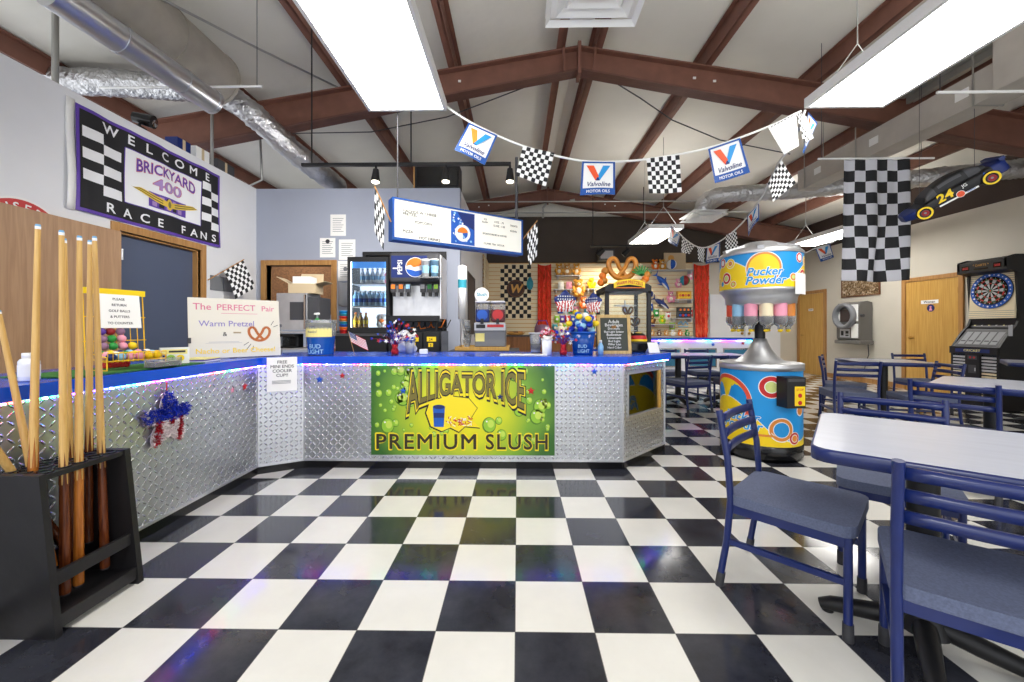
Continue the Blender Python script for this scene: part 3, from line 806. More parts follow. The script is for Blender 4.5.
# wire star sprays in red foil weights
def spray(label, base, cols, n_=42, R=.17, seed=1):
    t_ = thing('star_centrepiece',label,'centrepiece',base,0,'star spray centrepieces')
    MB().lathe([(0,0),(.03,0),(.034,.03),(.022,.06),(.03,.09),(0,.085)],n=14).build('foil_weight','tinsel_crimson',t_)
    q = random.Random(seed); w_, s_ = MB(), MB()
    for i in range(n_):
        a, e = q.uniform(0,2*PI), q.uniform(.15,1.45); d_ = V((cos(a)*cos(e),sin(a)*cos(e)*.8,sin(e))); L = R*q.uniform(.5,1.)
        p = [V((0,0,.08)), V((0,0,.08))+d_*L*.6+V((0,0,.02)), V((0,0,.08))+d_*L]
        w_.tube(p,.0012,4,i%2)
        nv = (V((0,-1,.3))+V((q.uniform(-1,1),0,q.uniform(-1,1)))*.7).normalized(); u_ = nv.cross(Z).normalized(); f_ = F(p[2],u_,nv.cross(u_))
        s_.star(f_,0,0,q.uniform(.013,.022),0,i%len(cols)); s_.star(f_,0,0,.015,-.004,(i+1)%len(cols))
    w_.build('wires',['tinsel_blue','tinsel_crimson'],t_); s_.build('stars',cols,t_)
    return t_
spray('spray of blue, red and white wire stars in front of the drinks fridge',V((-1.06,3.42,ZT)),['tinsel_blue','red','navy','white','blue'],60,.23,4)
spray('spray of red and blue wire stars between the white cup and the blue bucket',V((.395,3.42,ZT)),['tinsel_blue','red','blue','white'],46,.145,8)
t_ = tub('metal_cup','grey tapered cup behind the star spray','cup',(-.98,3.6,ZT),.035,.05,.13,'light_gray','steel')
t_ = MB().bx(-.035,.035,-.02,.02,0,.045); tag(t_.build('napkin_box','white',loc=(-.83,3.5,ZT),bevel=.006),'tiny white box alone on the blue bar top','box')
t_ = MB(); q = random.Random(2)
t_.grid(lambda u, v: V((-.1+.2*u+.02*sin(9*v), .012*sin(5*u+3*v)-.03*v*(1-v)*4*(.3+u*(1-u)*4), .19*v*(1-.12*sin(3*PI*u)))),14,10)
t_.grid(lambda u, v: V((-.1+.2*u+.02*sin(9*v), .06-.012*sin(5*u+3*v), .19*v*(1-.12*sin(3*PI*u)))),14,10)
tag(t_.build('paper_bag','white',loc=(-1.08,3.72,ZT),solid=.002),'crumpled white paper bag behind the star spray','bag')
t_ = tub('clear_tumbler','clear plastic tumbler in front of the wooden cabinets','cup',(.165,3.62,ZT),.04,.058,.19,'clear_plastic','light_gray')
MB().lathe([(.0,.01),(.042,.01),(.046,.08),(0,.08)],n=20).build('contents','light_gray',t_)
t_ = tub('white_vase','white cup holding red and white shredded paper','cup',(.255,3.45,ZT),.04,.046,.14,'white_gloss','white')
k = MB(); q = random.Random(6)
for i in range(50):
    a, e = q.uniform(0,2*PI), q.uniform(.1,1.5); d_ = V((cos(a)*cos(e),sin(a)*cos(e),sin(e)))*q.uniform(.04,.085); p = V((0,0,.15))+d_
    f_ = F(p,V((q.uniform(-1,1),q.uniform(-1,1),.2)),V((.2,q.uniform(-1,1),1))); k.disc(f_,0,0,.013,0,i%3,7)
k.tube([(0,0,.05),(0,0,.16)],.03,8,1).build('shredded_paper',['red','white','pink'],t_)
# blue bucket with star balloons
bk = tub('party_bucket','blue bucket of treats with two star balloons on the bar','bucket',(.575,3.5,ZT),.085,.11,.2,mat('bucket_blue',(22,74,156),.2),'blue')
fz = Cyl((0,0,0),.1,-PI/2); MB().lathe([(.0865,.01),(.0955,.09)],n=28).text('BUD',fz,-.02,.062,.04,.0,1,.01).text('LIGHT',fz,-.01,.02,.04,-.006,1,.01).build('printed_band',['bucket_blue','pale_blue'],bk)
k = MB()
for i in range(44):
    a, q_ = 2.4*i, .02+.02*(i%6)*(1 if i < 30 else .6); k.sph((q_*cos(a),q_*sin(a),.19+.02*(i%4)+.03*(i%3)+(.06 if i > 30 else 0)),(.03,.026,.026),8,i%6)
k.build('treats',['tinsel_blue','white','blue','pale_blue','tinsel_blue','yellow'],bk)
def balloon(label, p, r_, rot):
    t_ = thing('star_balloon',label,'balloon',p,rot,'star balloons in the bucket'); b_ = MB(); n_ = 40
    def R_(t): t = (t-PI/2)%(2*PI/5); t = min(t,2*PI/5-t); return r_*(1-.25*t/(PI/5))
    for s_ in (-1,1):
        def fn(u, v, s_=s_):
            t = 2*PI*u; q_ = R_(t)*v; return V((q_*cos(t), s_*r_*.26*math.sqrt(max(0,1-v**2)), q_*sin(t)))
        b_.grid(fn, n_, 8, lambda i, j: (0 if (sin(2*PI*i/n_)*j/8 > .08) else (1 if int(100+(cos(2*PI*(i+.5)/n_)*(j+.5)/8)*7) % 2 else 2)))
    for i in range(14):
        x, z = -.7*r_+.2*r_*(i%7)+.05*r_, (.22+.24*(i//7))*r_
        b_.star(FRONT((x,-r_*.27,z)),0,0,r_*.08,0,2)
    b_.build('foil_star',['navy','red','white'],t_)
    MB().tube([(0,0,-r_*.6),(.02,0,-.15),(.04 if 'left' in label else -.02,0,-.24)],.004,6).build('stick','white',t_)
balloon('left of two stars and stripes star balloons above the bucket',(.42,3.5,ZT+.46),.105,.1)
balloon('right of two stars and stripes star balloons above the bucket',(.68,3.57,ZT+.45),.1,-.8)
t_ = thing('spray_bottle','small clear bottle right of the blue bucket','bottle',(.73,3.5,ZT))
MB().lathe([(0,0),(.024,0),(.026,.07),(.012,.1),(0,.1)],n=16).build('body','pale_blue',t_); MB().lathe([(0,.1),(.013,.1),(.012,.125),(0,.125)],n=12).build('lid','white',t_)
k = MB()
k.bx(-.2,.2,-.09,.09,0,.004); tag(k.build('place_mat','paper',loc=(.05,3.42,ZT)),'white sheet lying flat on the bar near the tumbler','paper')
# chalkboard
cb = thing('chalkboard','wooden framed chalkboard menu leaning on the right end of the bar','sign',(.868,3.55,ZT),.02)
fz = F((0,0,0),X,V((0,.14,1))); w2, H = .15, .355
k = MB()
for a0,a1,b0,b1 in ((-w2,w2,0,.028),(-w2,w2,H-.028,H),(-w2,-w2+.028,.028,H-.028),(w2-.028,w2,.028,H-.028)): k.prism([(a0,b0),(a1,b0),(a1,b1),(a0,b1)],fz,-.02,0)
k.build('frame',mat('pine',(214,182,120),.5,wood=((20,20,3),(190,156,96))),cb)
k = MB().prism([(-w2+.028,.028),(w2-.028,.028),(w2-.028,H-.028),(-w2+.028,H-.028)],fz,-.012,-.006,1)
for i, (tx, s_) in enumerate((('Adult',.045),('Beverages',.04),('Domestic',.028),('Bud Light Seltzer',.026),('Budweiser',.032),('Lemonade',.03),('Bud Light',.028),('Miller Lite',.028),('Hard Cider',.027))): k.text(tx,fz,0,H-.078-.0285*i,s_,-.0045,0)
k.build('slate',['white',mat('slate',(70,74,66),.8)],cb)
MB().bar((0,.03,.25),(0,.15,0),.04,.008).build('easel_leg','oak',cb)
# ================================================================ BEHIND THE BAR
# pretzel warmer on the bar's right leg
pw = thing('pretzel_warmer','glass pretzel warming case with a giant pretzel sign on top','display case',(1.135,4.32,.932))
w2, d2, H = .215, .22, .61
for sx in (-1,1):
    for sy in (-1,1): MB().bx(sx*w2-.02,sx*w2+.02,sy*d2-.02,sy*d2+.02,.06,H).build('post','black',pw,bevel=.003)
k = MB(); arch = [(-w2-.02,H-.02)]+[(-w2+2*w2*i/12, H-.02-.0+.03*sin(PI*i/12)) for i in range(13)]+[(w2+.02,H-.02),(w2+.02,H+.05),(w2-.02,H+.075),(-w2+.02,H+.075),(-w2-.02,H+.05)]
k.prism(arch,FRONT((0,-d2-.02,0)),-.03,.0); k.bx(-w2-.02,w2+.02,-d2+.01,d2+.02,H,H+.05); k.build('hood','black',pw)
MB().bx(-w2-.025,w2+.025,-d2-.025,d2+.025,0,.06).build('base','black',pw,bevel=.006)
k = MB().bx(-w2+.02,w2-.02,-d2,-d2+.004,.06,H).bx(-w2+.02,w2-.02,d2-.004,d2,.06,H).bx(-w2,-w2+.004,-d2+.02,d2-.02,.06,H).bx(w2-.004,w2,-d2+.02,d2-.02,.06,H); k.build('glass_panes','glass',pw)
k = MB().cyl((.03,0,.06),(.03,0,.53),.008)
for z in (.2,.35,.47): k.lathe([(.11,z),(.12,z),(.12,z+.006),(.11,z+.006),(.11,z)],(.03,0,0),24); k.bar((-.085,0,z),(.145,0,z),.006,.006); k.bar((.03,-.115,z),(.03,.115,z),.006,.006)
k.build('rotating_rack','steel',pw)
k = MB(); pp = [V((p.x, -p.z*.9, p.y)) for p in pretzel_pts(.142)]
nP = len(pp); k.tube([p+V((-.015,-.06,H+.25)) for p in pp],[.021+.009*sin(PI*i/(nP-1))**2*1.1 for i in range(nP)],12)
q = random.Random(9)
k.build('giant_pretzel','pretzel',pw)
k = MB(); fz0 = F((.0,-d2-.052,H+.045),X,Z); fz = Fn(lambda a,b,c=0: fz0(a*.78,b*.68,c))
bn = [(-.2,-.03),(-.15,.0),(0,.025),(.15,.0),(.2,-.03),(.2,.05),(.15,.085),(0,.11),(-.15,.085),(-.2,.05)]
k.prism(bn,fz,0,.012,0); fit_text(k,'WARM PRETZELS',fr=fz,x0=-.17,x1=.17,bot=lambda u:.02+.03*sin(PI*u)-.012,top=lambda u:.06+.03*sin(PI*u)-.006,c=.0135,m=1,bold=.02)
k.rect(fz,-.19,.19,-.03,-.018,.0125,2); k.build('sign_banner',['yellow','red','orange'],pw)
for i,(x,z) in enumerate(((-.26,.14),(-.28,.19),(-.25,.24),(.25,.16),(.22,.12),(-.3,.12),(.27,.2))): MB().sph((x*.85,-.12,H+z-.02),(.04,.035,.04),8).build('sign_bun',('pretzel','orange')[i%2],pw)
k = MB()
for i in range(9): a=.3+i*.3; k.bar((.17,-.12,H+.17),(.17+.11*cos(a),-.12,H+.17+.11*sin(a)),.02,.01)
k.build('sign_leaves','green',pw)
q = random.Random(4)
px_tmp = [V((p.x,-p.z*.9,p.y)) for p in pretzel_pts(.05)]
pz = MB().tube(px_tmp,.011,8)
proto = None
for i, (dx, dz) in enumerate(((-.1,.14),(.09,.14),(0,.14),(-.09,.29),(.1,.29),(.01,.41))):
    p = V((1.16+dx*.8,4.32-.1,.932+dz))
    if proto is None: proto = tag(pz.build('soft_pretzel','pretzel',loc=p),'soft pretzel hanging in the glass warming case','pretzel','pretzels in the warmer')
    else: dup(proto,'soft pretzel hanging in the glass warming case',loc=p)
# till and card stand
k = thing('cash_till','black till beside the chalkboard','till',(1.19,3.92,.932),.1)
MB().bx(-.13,.13,-.09,.09,0,.1).build('body','black',k,bevel=.01); MB().bx(-.12,.12,-.1,-.09,.02,.08).build('drawer_front','black_gloss',k)
k = MB(); fz = F((0,0,0),X,V((0,.35,1))); k.prism([(-.06,0),(.06,0),(.055,.1),(-.055,.1)],fz,0,.004); k.bar((0,.03,.07),(0,.09,0),.06,.004)
tag(k.build('card_stand','white',loc=(1.27,3.70,.932),rot=(0,0,.35)),'blank white card stand at the tip of the bar','card')
k = MB().lathe([(.08,0),(.08,.02),(.07,.055),(.04,.08),(0,.088)],n=32,a0=PI,a1=2*PI,mf=lambda i:(0,1,2,0)[i])
k.prism([(-.08,0),(.08,0),(.07,.055),(.03,.084),(-.03,.084),(-.07,.055)],FRONT((0,0,0)),-.005,.0,2)
tag(k.build('striped_hat',['yellow','red','black'],loc=(1.19,3.92,1.034)),'black, red and yellow striped half dome on top of the till','hat')

# slush machine on a small stand over the back counter
bc = thing('service_cabinet','plain back counter under the slush machine','counter',(-.3,4.55,0))
MB().bx(-.42,.30,-.28,.30,.08,.88).build('carcass','brown_cabinet',bc); MB().bx(-.44,.32,-.31,.32,.88,.92).build('worktop','dark_gray',bc,bevel=.004); MB().bx(-.40,.28,-.22,.28,0,.08).build('plinth','black',bc)
for i in range(2): MB().bx(-.41+.355*i,-.07+.355*i,-.30,-.281,.1,.86).build('door','oak',bc,bevel=.004)
k = MB().bx(-.36,.2,-.25,.2,.0,.012,1)
for a0,a1,b0,b1 in ((-.37,.21,-.265,-.25),(-.37,.21,.2,.215),(-.37,-.355,-.25,.2),(.195,.21,-.25,.2)): k.bx(a0,a1,b0,b1,0,.04)
tag(k.build('wooden_tray',['oak_door','paper'],loc=(-.3,4.5,.922)),'light wood tray under the slush machine','tray')
sm = thing('slush_machine','two tank slush machine with blue and red drinks','drink machine',(-.3,4.5,.936))
MB().bx(-.17,.17,-.17,.17,.0,.27).build('body','gray',sm,bevel=.02,seg=3)
k = MB().bx(-.17,.17,-.19,-.171,.2,.285,0); k.bx(-.16,.16,-.23,-.17,0,.03,1); fz = FRONT((0,-.191,.215)); k.rect(fz,-.15,-.05,.01,.05,.001,1).rect(fz,-.03,.15,.02,.05,.001,2)
k.build('front_plate',['light_gray','black','red'],sm)
k = MB().rect(FRONT((0,-.172,0)),-.16,-.06,.08,.17,.001,0); k.build('price_note','pale_yellow',sm)
for sx, c in ((-.085,'blue'),(.085,'red')):
    MB().bx(sx-.078,sx+.078,-.16,.15,.29,.5).build('tank',('clear_plastic'),sm,bevel=.03,seg=3)
    o = MB().bx(sx-.074,sx+.074,-.166,.14,.295,.43).build('slush',mat('dark_cherry',(92,24,32),.3) if c=='red' else 'navy',sm,bevel=.012)
    MB().lathe([(0,0),(.058,0),(.058,.012),(0,.012)],(sx,-.168,.37),24,axis=Matrix.Rotation(PI/2,3,'X'),sm=False).build('paddle',c,sm)
    MB().bx(sx-.016,sx+.016,-.2,-.15,.27,.33).build('tap','black',sm)
    MB().bx(sx-.08,sx+.08,-.16,.15,.5,.525).build('lid','light_gray',sm,bevel=.01)
fz = FRONT((-.11,-.05,.6)); k = MB().prism(circ(.08,24),F((-.1,-.05,.6),V((1,0,0)),V((0,0,.72))),0,.01,0); k.text('Slush',fz,.01,-.015,.055,.012,1,.02); k.cyl((-.1,-.045,.52),(-.1,-.045,.55),.01,m=0); k.build('topper_sign',['white','teal'],sm)
# cup tube and cups
k = thing('cup_dispenser','tall white tube of cups fixed beside the slush machine','cup dispenser',(-.66,4.74,.92))
MB().lathe([(0,.35),(.05,.35),(.052,.98),(0,1.0)],n=20).build('tube','white',k); MB().lathe([(.0525,.72),(.0527,.82)],n=20).build('printed_band','teal',k)
MB().cyl((0,.045,0),(0,.045,.9),.012).build('stand','light_gray',k); MB().cyl((0,.02,0),(0,.02,.01),.08).build('base','light_gray',k)
cp = None
for i in range(5):
    c = V((-.57+.012*(i%2),4.46,.922+.012+.055*i))
    if cp is None:
        c0 = MB().lathe([(.028,0),(.042,.09),(.045,.09),(.044,.095),(.038,.092),(.026,.004),(0,.004)],n=18); cp = tag(c0.build('plastic_cup','clear_plastic',loc=c),'clear plastic cup in the nested stack beside the slush machine','cup','nested clear cups')
    else: dup(cp,'clear plastic cup in the nested stack beside the slush machine',loc=c)

# back shelving: steel unit by the doorway
su = thing('steel_shelf_unit','steel shelf unit carrying the microwave behind the bar','shelf',(-2.83,5.0,0))
k = MB()
for sx in (-.32,.42):
    for sy in (-.25,.25): k.cyl((sx,sy,0),(sx,sy,1.13),.014)
k.build('posts','steel',su)
for z in (.3,.92,1.12): MB().bx(-.34,.44,-.27,.27,z-.02,z).build('shelf_board','steel_rough',su,bevel=.003)
mw = thing('microwave','brushed steel microwave on the top shelf by the doorway','microwave',(-2.77,5.0,1.122))
MB().bx(-.19,.19,-.17,.17,.015,.47).build('case','steel_rough',mw,bevel=.008)
MB().bx(-.02,.16,-.176,-.17,.14,.36).build('window','dark_gray',mw,bevel=.004); MB().bx(.165,.185,-.2,-.17,.03,.45).build('handle','chrome',mw)
MB().cyl((-.14,-.17,.07),(-.14,-.19,.07),.022).build('knob','gray',mw)
MB().bx(.195,.33,-.15,.15,.0,.42).build('control_side','dark_gray',mw)
k = thing('cardboard_box','open cardboard box with raised flaps on the microwave','box',(-2.68,5.0,1.594),.1)
MB().bx(-.16,.16,-.13,.13,0,.12).build('walls','cardboard',k)
k2 = MB(); k2.bar((-.16,0,.12),(-.3,0,.2),.25,.005,up=Z).bar((.16,0,.12),(.28,0,.15),.25,.005); k2.add([(-.16,.13,.12),(.16,.13,.12),(.14,.2,.28),(-.14,.2,.28)],[(0,1,2,3)]); k2.build('flaps','cardboard',k)
MB().bx(-.12,.1,-.1,.08,.12,.21).build('paper_pad','paper',k)
k = thing('soap_pump','white pump bottle standing to the right of the microwave','bottle',(-2.43,4.785,1.122))
MB().lathe([(0,0),(.04,0),(.04,.13),(.014,.16),(0,.16)],n=18).build('body','green',k); MB().lathe([(0,.16),(.012,.16),(.012,.2),(.03,.2),(.03,.225),(0,.225)],n=12).bx(-.01,.01,-.06,0,.2,.22).build('pump_head','white',k)
k = thing('coffee_maker','dark coffee maker with glass jug below the microwave','coffee maker',(-2.78,4.82,.922))
MB().bx(-.1,.1,.0,.12,0,.17).bx(-.1,.1,-.1,.12,.135,.17).bx(-.1,.1,-.1,.12,0,.02).build('body','black',k,bevel=.008); MB().lathe([(0,.02),(.055,.02),(.062,.07),(.045,.12),(.05,.13),(0,.13)],(0,-.04,0),20).build('glass_jug','glass',k)
k = tub('amber_jar','glass jar of brown crackers beside the coffee maker','jar',(-2.52,4.82,.922),.055,.06,.15,'clear_plastic','light_gray')
MB().lathe([(0,.01),(.05,.01),(.052,.11),(0,.12)],n=18).build('contents','tan',k)
MB().bx(-2.96,-2.94,0,0,0,0) if False else None
k = thing('black_kettle','black thermos left of the coffee maker','flask',(-3.02,4.82,.922)); MB().lathe([(0,0),(.06,0),(.06,.12),(.04,.17),(0,.17)],n=18).build('body','black_gloss',k); MB().bx(-.015,.015,-.1,-.055,.05,.15).build('handle','black',k)
tag(MB().bx(-.75,.75,-.01,.01,0,.95).build('cork_board','cork',loc=(-4.15,7.585,1.42)),'brown cork panel on the pantry wall seen through the doorway','board')
# fridge, soda machine and their cabinets
bc = thing('back_counter','dark low cabinet under the glass fridge','cabinet',(-2.05,5.35,0))
MB().bx(-.30,.36,-.26,.26,.0,1.06).build('carcass','black',bc); MB().bx(-.32,.37,-.28,.27,1.06,1.09).build('worktop','dark_gray',bc)
fg = thing('glass_fridge','lit glass door fridge of bottled drinks in the wall recess','fridge',(-1.95,5.33,1.092))
k = MB().bx(-.27,.27,-.18,-.15,0,.08).bx(-.27,.27,-.18,-.15,.94,1.0).bx(-.27,-.235,-.18,-.15,.08,.94).bx(.235,.27,-.18,-.15,.08,.94)
k.build('door_frame','black',fg)
k = MB().bx(-.27,-.25,-.149,.22,0,1.0).bx(.25,.27,-.149,.22,0,1.0).bx(-.25,.25,-.149,.22,.0,.03).bx(-.25,.25,-.149,.22,.97,1.0); k.build('cabinet_shell','black',fg)
MB().bx(-.249,.249,.19,.21,.03,.97).build('lit_liner','cooler_glow',fg)
MB().bx(-.235,.235,-.17,-.165,.08,.94).build('door_glass','glass',fg)
for s_ in (-1,1): MB().bx(s_*.24-.008,s_*.24+.008,-.149,-.135,.05,.95).build('lamp_strip','cooler_lamp',fg)
for z in (.07,.36,.66): MB().bx(-.248,.248,-.14,.18,z-.012,z).build('rack','white',fg)
MB().bx(-.23,.23,-.14,-.13,.86,.94).build('lit_header',mat('header_blue',(90,160,235),.4,emit=(80,150,235),strength=.8),fg)
bots = {}
def bottle(kind, label, group, loc):
    spec = {'water':('pale_blue','white'),'amber':(mat('amber_drink',(196,150,60),.2) if 'amber_drink' not in MATS else 'amber_drink','orange'),'milk':('white','light_gray'),'pinkd':('pink','red')}[kind]
    if kind not in bots:
        t = thing('drink_bottle',label,'bottle',loc,0,group)
        MB().lathe([(0,0),(.03,0),(.032,.01),(.03,.07),(.032,.12),(.013,.17),(.013,.185),(0,.185)],n=14).build('body',spec[0],t); MB().lathe([(0,.185),(.015,.185),(.015,.205),(0,.205)],n=10).build('cap',spec[1],t)
        MB().lathe([(.0325,.05),(.0325,.1)],n=14).build('wrapper',{'water':'blue','amber':'yellow','milk':'pale_blue','pinkd':'white'}[kind],t); bots[kind] = t
    else: dup(bots[kind],label,loc=loc,group=group)
for i in range(7):
    for j in range(2): bottle('water','water bottle with blue wrapper on the middle fridge shelf','water bottles in the fridge',(-1.95-.2+.067*i,5.33-.09+.1*j,1.092+.362))
for i in range(5): bottle('milk','white bottle on the top fridge shelf','bottles on the top fridge shelf',(-1.95-.12+.067*i,5.33-.05,1.092+.662))
bottle('pinkd','pink drink bottle at the end of the top fridge shelf','pink bottle',(-1.95+.21,5.33-.05,1.092+.662))
for i in range(3): bottle('amber','amber drink bottle on the bottom fridge shelf','amber bottles in the fridge',(-1.95-.2+.068*i,5.33-.08,1.092+.072))
k = MB(); q = random.Random(3)
for i in range(9): k.sph((.03*(i%3)-.03,.02*(i%2),.05+.045*(i//3)),(.045,.04,.045),8,(0,1,0)[i%3])
tag(k.build('snack_bag',['white','orange'],loc=(-1.81,5.27,1.165)),'puffy white and orange snack bag on the bottom fridge shelf','bag')
cups = None
for i, c in enumerate(('red','orange','blue','teal','orange','red','teal','sky_blue')):
    cc = MB().lathe([(.045,0),(.055,.04),(.058,.04),(.058,.05),(.05,.048),(.04,.006),(0,.006)],n=20)
    tag(cc.build('paper_tub',c,loc=(-2.285,5.19,1.092+.035*i)), f'{c.replace("_"," ")} tub {("at the bottom","second from the bottom","third from the bottom","fourth from the bottom","fifth from the bottom","third from the top","second from the top","on top")[i]} of the stack by the fridge','tub','stacked tubs')
sc_ = thing('syrup_cabinet','black cabinet with yellow price stickers under the soda fountain','cabinet',(-1.33,5.35,0))
MB().bx(-.35,.35,-.25,.26,0,1.12).build('carcass','black_gloss',sc_)
fz = FRONT((0,-.25,0))
for i in range(3):
    x = -.225+.225*i; d = MB().bx(x-.105,x+.105,-.265,-.25,.06,1.11); d = d.build('door','black',sc_,bevel=.004)
    k = MB(); f2 = FRONT((0,-.266,0)); k.rect(f2,x-.06,x+.06,.99,1.05,.001,0).rect(f2,x-.04,x+.02,.92,.97,.001,0); k.text(('12','18','24')[i],f2,x-.01,1.0,.05,.002,1,.01).text('$',f2,x-.01,.925,.05,.002,1); k.build('sticker',['yellow','black'],d)
sd = thing('soda_fountain','soda fountain with a round cola logo panel and six taps','drink machine',(-1.33,5.32,1.122))
MB().bx(-.34,.34,-.05,.24,.16,.98).build('back_body','gray',sd,bevel=.01)
k = MB().bx(-.33,.33,-.24,-.05,.62,1.02); k.build('head','dark_gray',sd,bevel=.05,seg=4)
k = MB(); fz = FRONT((0,-.243,.82)); k.bx(-.29,.17,-.246,-.24,.69,.97,0)
k.disc(fz,.02,.0,.128,.004,1,32)
up_ = [(.02+.12*cos(t),.12*sin(t)) for t in [PI*.06+PI*.9*i/20 for i in range(21)]]+[(-.04,.03),(.0,.0),(.05,.01),(.1,.03)]
k.poly(up_,fz,.006,2)
lo_ = [(.02+.12*cos(t),.12*sin(t)) for t in [PI*1.06+PI*.84*i/20 for i in range(21)]]+[(.07,-.04),(.02,-.05),(-.04,-.03)]
k.poly(lo_,fz,.006,3)
fv = F((-.17,-.243,.82),Z,-X); k.text('PEPSI',fv,0,-.02,.085,.005,1,.015)
k.rect(fz,-.27,-.2,-.02,-.005,.005,1)
k.build('logo_panel',['navy','white','orange','blue'],sd)
for i, x in enumerate((-.27,-.17,-.08,.11,.2,.28)):
    t = MB().bx(x-.032,x+.032,-.235,-.2,.5,.61,0); f2 = FRONT((x,-.236,.555)); t.rect(f2,-.026,.026,-.01,.045,.001,1).bx(x-.018,x+.018,-.22,-.17,.45,.5,2)
    t.build('tap',['dark_gray',('orange','orange','pale_blue','light_gray','green','lime')[i],'black'],sd)
MB().bx(-.32,.32,-.075,-.055,.2,.6).build('splash_plate','steel_rough',sd); MB().bx(-.33,.33,-.26,-.05,.12,.2).build('drip_tray','black',sd,bevel=.01)
k = MB()
for sx in (-.28,.28):
    for sy in (-.2,.18): k.cyl((sx,sy,0),(sx,sy,.16),.02)
k.build('legs','black',sd)
k = MB().bx(.331,.345,-.22,.22,.16,.98); k.build('side_panel','steel_rough',sd)
k = MB(); q = random.Random(8)
for i in range(7):
    x = -.25+.08*i; k.tube([(x,.0,.14),(x+.05,-.05,.03+.01*(i%3)),(x+.16,-.03,.05),(x+.2,.02,.15)],.008,6,i%2)
k.build('hoses',['black','orange'],sd)
def soda_cup(label,p,m_):
    t = thing('paper_cup',label,'cup',p,0,'display cups on the soda fountain'); MB().lathe([(0,0),(.04,0),(.055,.2),(.058,.2),(.056,.21),(0,.205)],n=20).build('body',m_,t); MB().lathe([(.045,.05),(.051,.14)],n=20).build('print','pale_blue',t); MB().lathe([(0,.21),(.06,.21),(.056,.225),(0,.225)],n=20).build('lid','white',t)
ds = MB().bx(.1,.36,-.42,-.24,.66,.68).build('cup_ledge','clear_plastic',sd)
soda_cup('white paper cup on the soda fountain, in front of the cola logo',(-1.33+.17,5.32-.33,1.122+.682),'white'); soda_cup('clear printed cup at the right edge of the soda fountain',(-1.33+.285,5.32-.33,1.122+.682),'pale_blue')
# papers on the lavender wall
for lb, x0, x1, y0, y1, kind in (('topmost white notice on the lavender wall',330.5,346,214.5,236,0),('white notice with a black seal, left of the others on the lavender wall',320,335.5,238,257.5,1),('white notice right of the sealed one on the lavender wall',339,355.5,239.5,260,0),('pale notice directly above the hanging bag on the lavender wall',338,353,261,281,2)):
    a, b_ = atY(x0,y1,YP), atY(x1,y0,YP); fz = FRONT(((a.x+b_.x)/2,YP-.004,(a.z+b_.z)/2)); w2, h2 = (b_.x-a.x)/2, (b_.z-a.z)/2
    k = MB().rect(F((0,0,0),X,Z),-w2,w2,-h2,h2,0,0); f2 = F((0,0,0),X,Z)
    for i in range(7): k.rect(f2,-w2*.7,w2*(.7-.15*(i%3)),h2*(.6-.2*i),h2*(.6-.2*i)+.006,.001,1)
    if kind == 1: k.disc(f2,0,h2*.65,.03,.0015,2)
    if kind == 2: k.disc(f2,0,h2*.2,.03,.0015,1)
    tag(k.build('wall_notice',['paper','ink_soft','ink'],loc=fz.o,solid=.001),lb,'notice','notices on the lavender wall')
a = atY(346,293,YP); k = MB().grid(lambda u,v: V((-.1+.2*u*(1-.3*abs(v-.5)),-.02-.05*sin(PI*u)*sin(PI*v),-.17+.34*v-.03*sin(PI*u))),8,8)
tag(k.build('hanging_bag','light_gray',loc=(a.x,YP-.005,a.z),solid=.003),'pale plastic bag hanging on the wall left of the fridge','bag')
# ================================================================ SEATING
def make_chair(label, loc, rz, group='blue ladder back chairs'):
    t = thing('ladder_back_chair', label, 'chair', loc, rz, group)
    W, R_ = .207, .0145
    for s in (-1,1):
        p = MB().tube([(s*W,-.245,.03),(s*W,-.215,.22),(s*W,-.2,.40),(s*W,-.212,.58),(s*W,-.248,.79)],R_,12).build('back_post','frame_blue',t)
        MB().cyl((s*W,-.248,.0),(s*W,-.238,.065),R_*1.25,R_*1.2,12).build('rubber_foot','rubber',p)
        p = MB().cyl((s*(W-.008),.2,.03),(s*(W-.008),.2,.385),R_,n=12).build('front_leg','frame_blue',t)
        MB().cyl((s*(W-.008),.2,0),(s*(W-.008),.2,.065),R_*1.25,R_*1.2,12).build('rubber_foot','rubber',p)
        MB().bar((s*W,-.215,.215),(s*(W-.008),.2,.215),.016,.024).build('stretcher','frame_blue',t)
    for z, y in ((.755,-.241),(.69,-.229),(.625,-.219)):
        k = MB(); n = 6
        def fn(u, v, z=z, y=y): x = -W+2*W*u; return V((x, y-.016*sin(PI*u), z-.0175+.035*v))
        k.grid(fn, n, 1); k.build('slat','frame_blue',t,solid=.012)
    k = MB()
    k.bx(-W,W,-.205,-.185,.345,.385).bx(-W,W,.19,.21,.345,.385).bx(-W-.002,-W+.016,-.19,.2,.345,.385).bx(W-.016,W+.002,-.19,.2,.345,.385)
    k.build('seat_frame','frame_blue',t)
    k = MB().prism([(x,y+.005) for x,y in rrect(.44,.44,.05)],UP,.385,.428); k.build('seat','seat_fabric',t,bevel=.017,seg=3)
    return t
def rot(fx, fy): return math.atan2(-fx, fy)
ch = make_chair('blue chair standing askew at the left end of the nearest table, seat fully in view', (1.234,1.775,0), rot(.69,-.72))
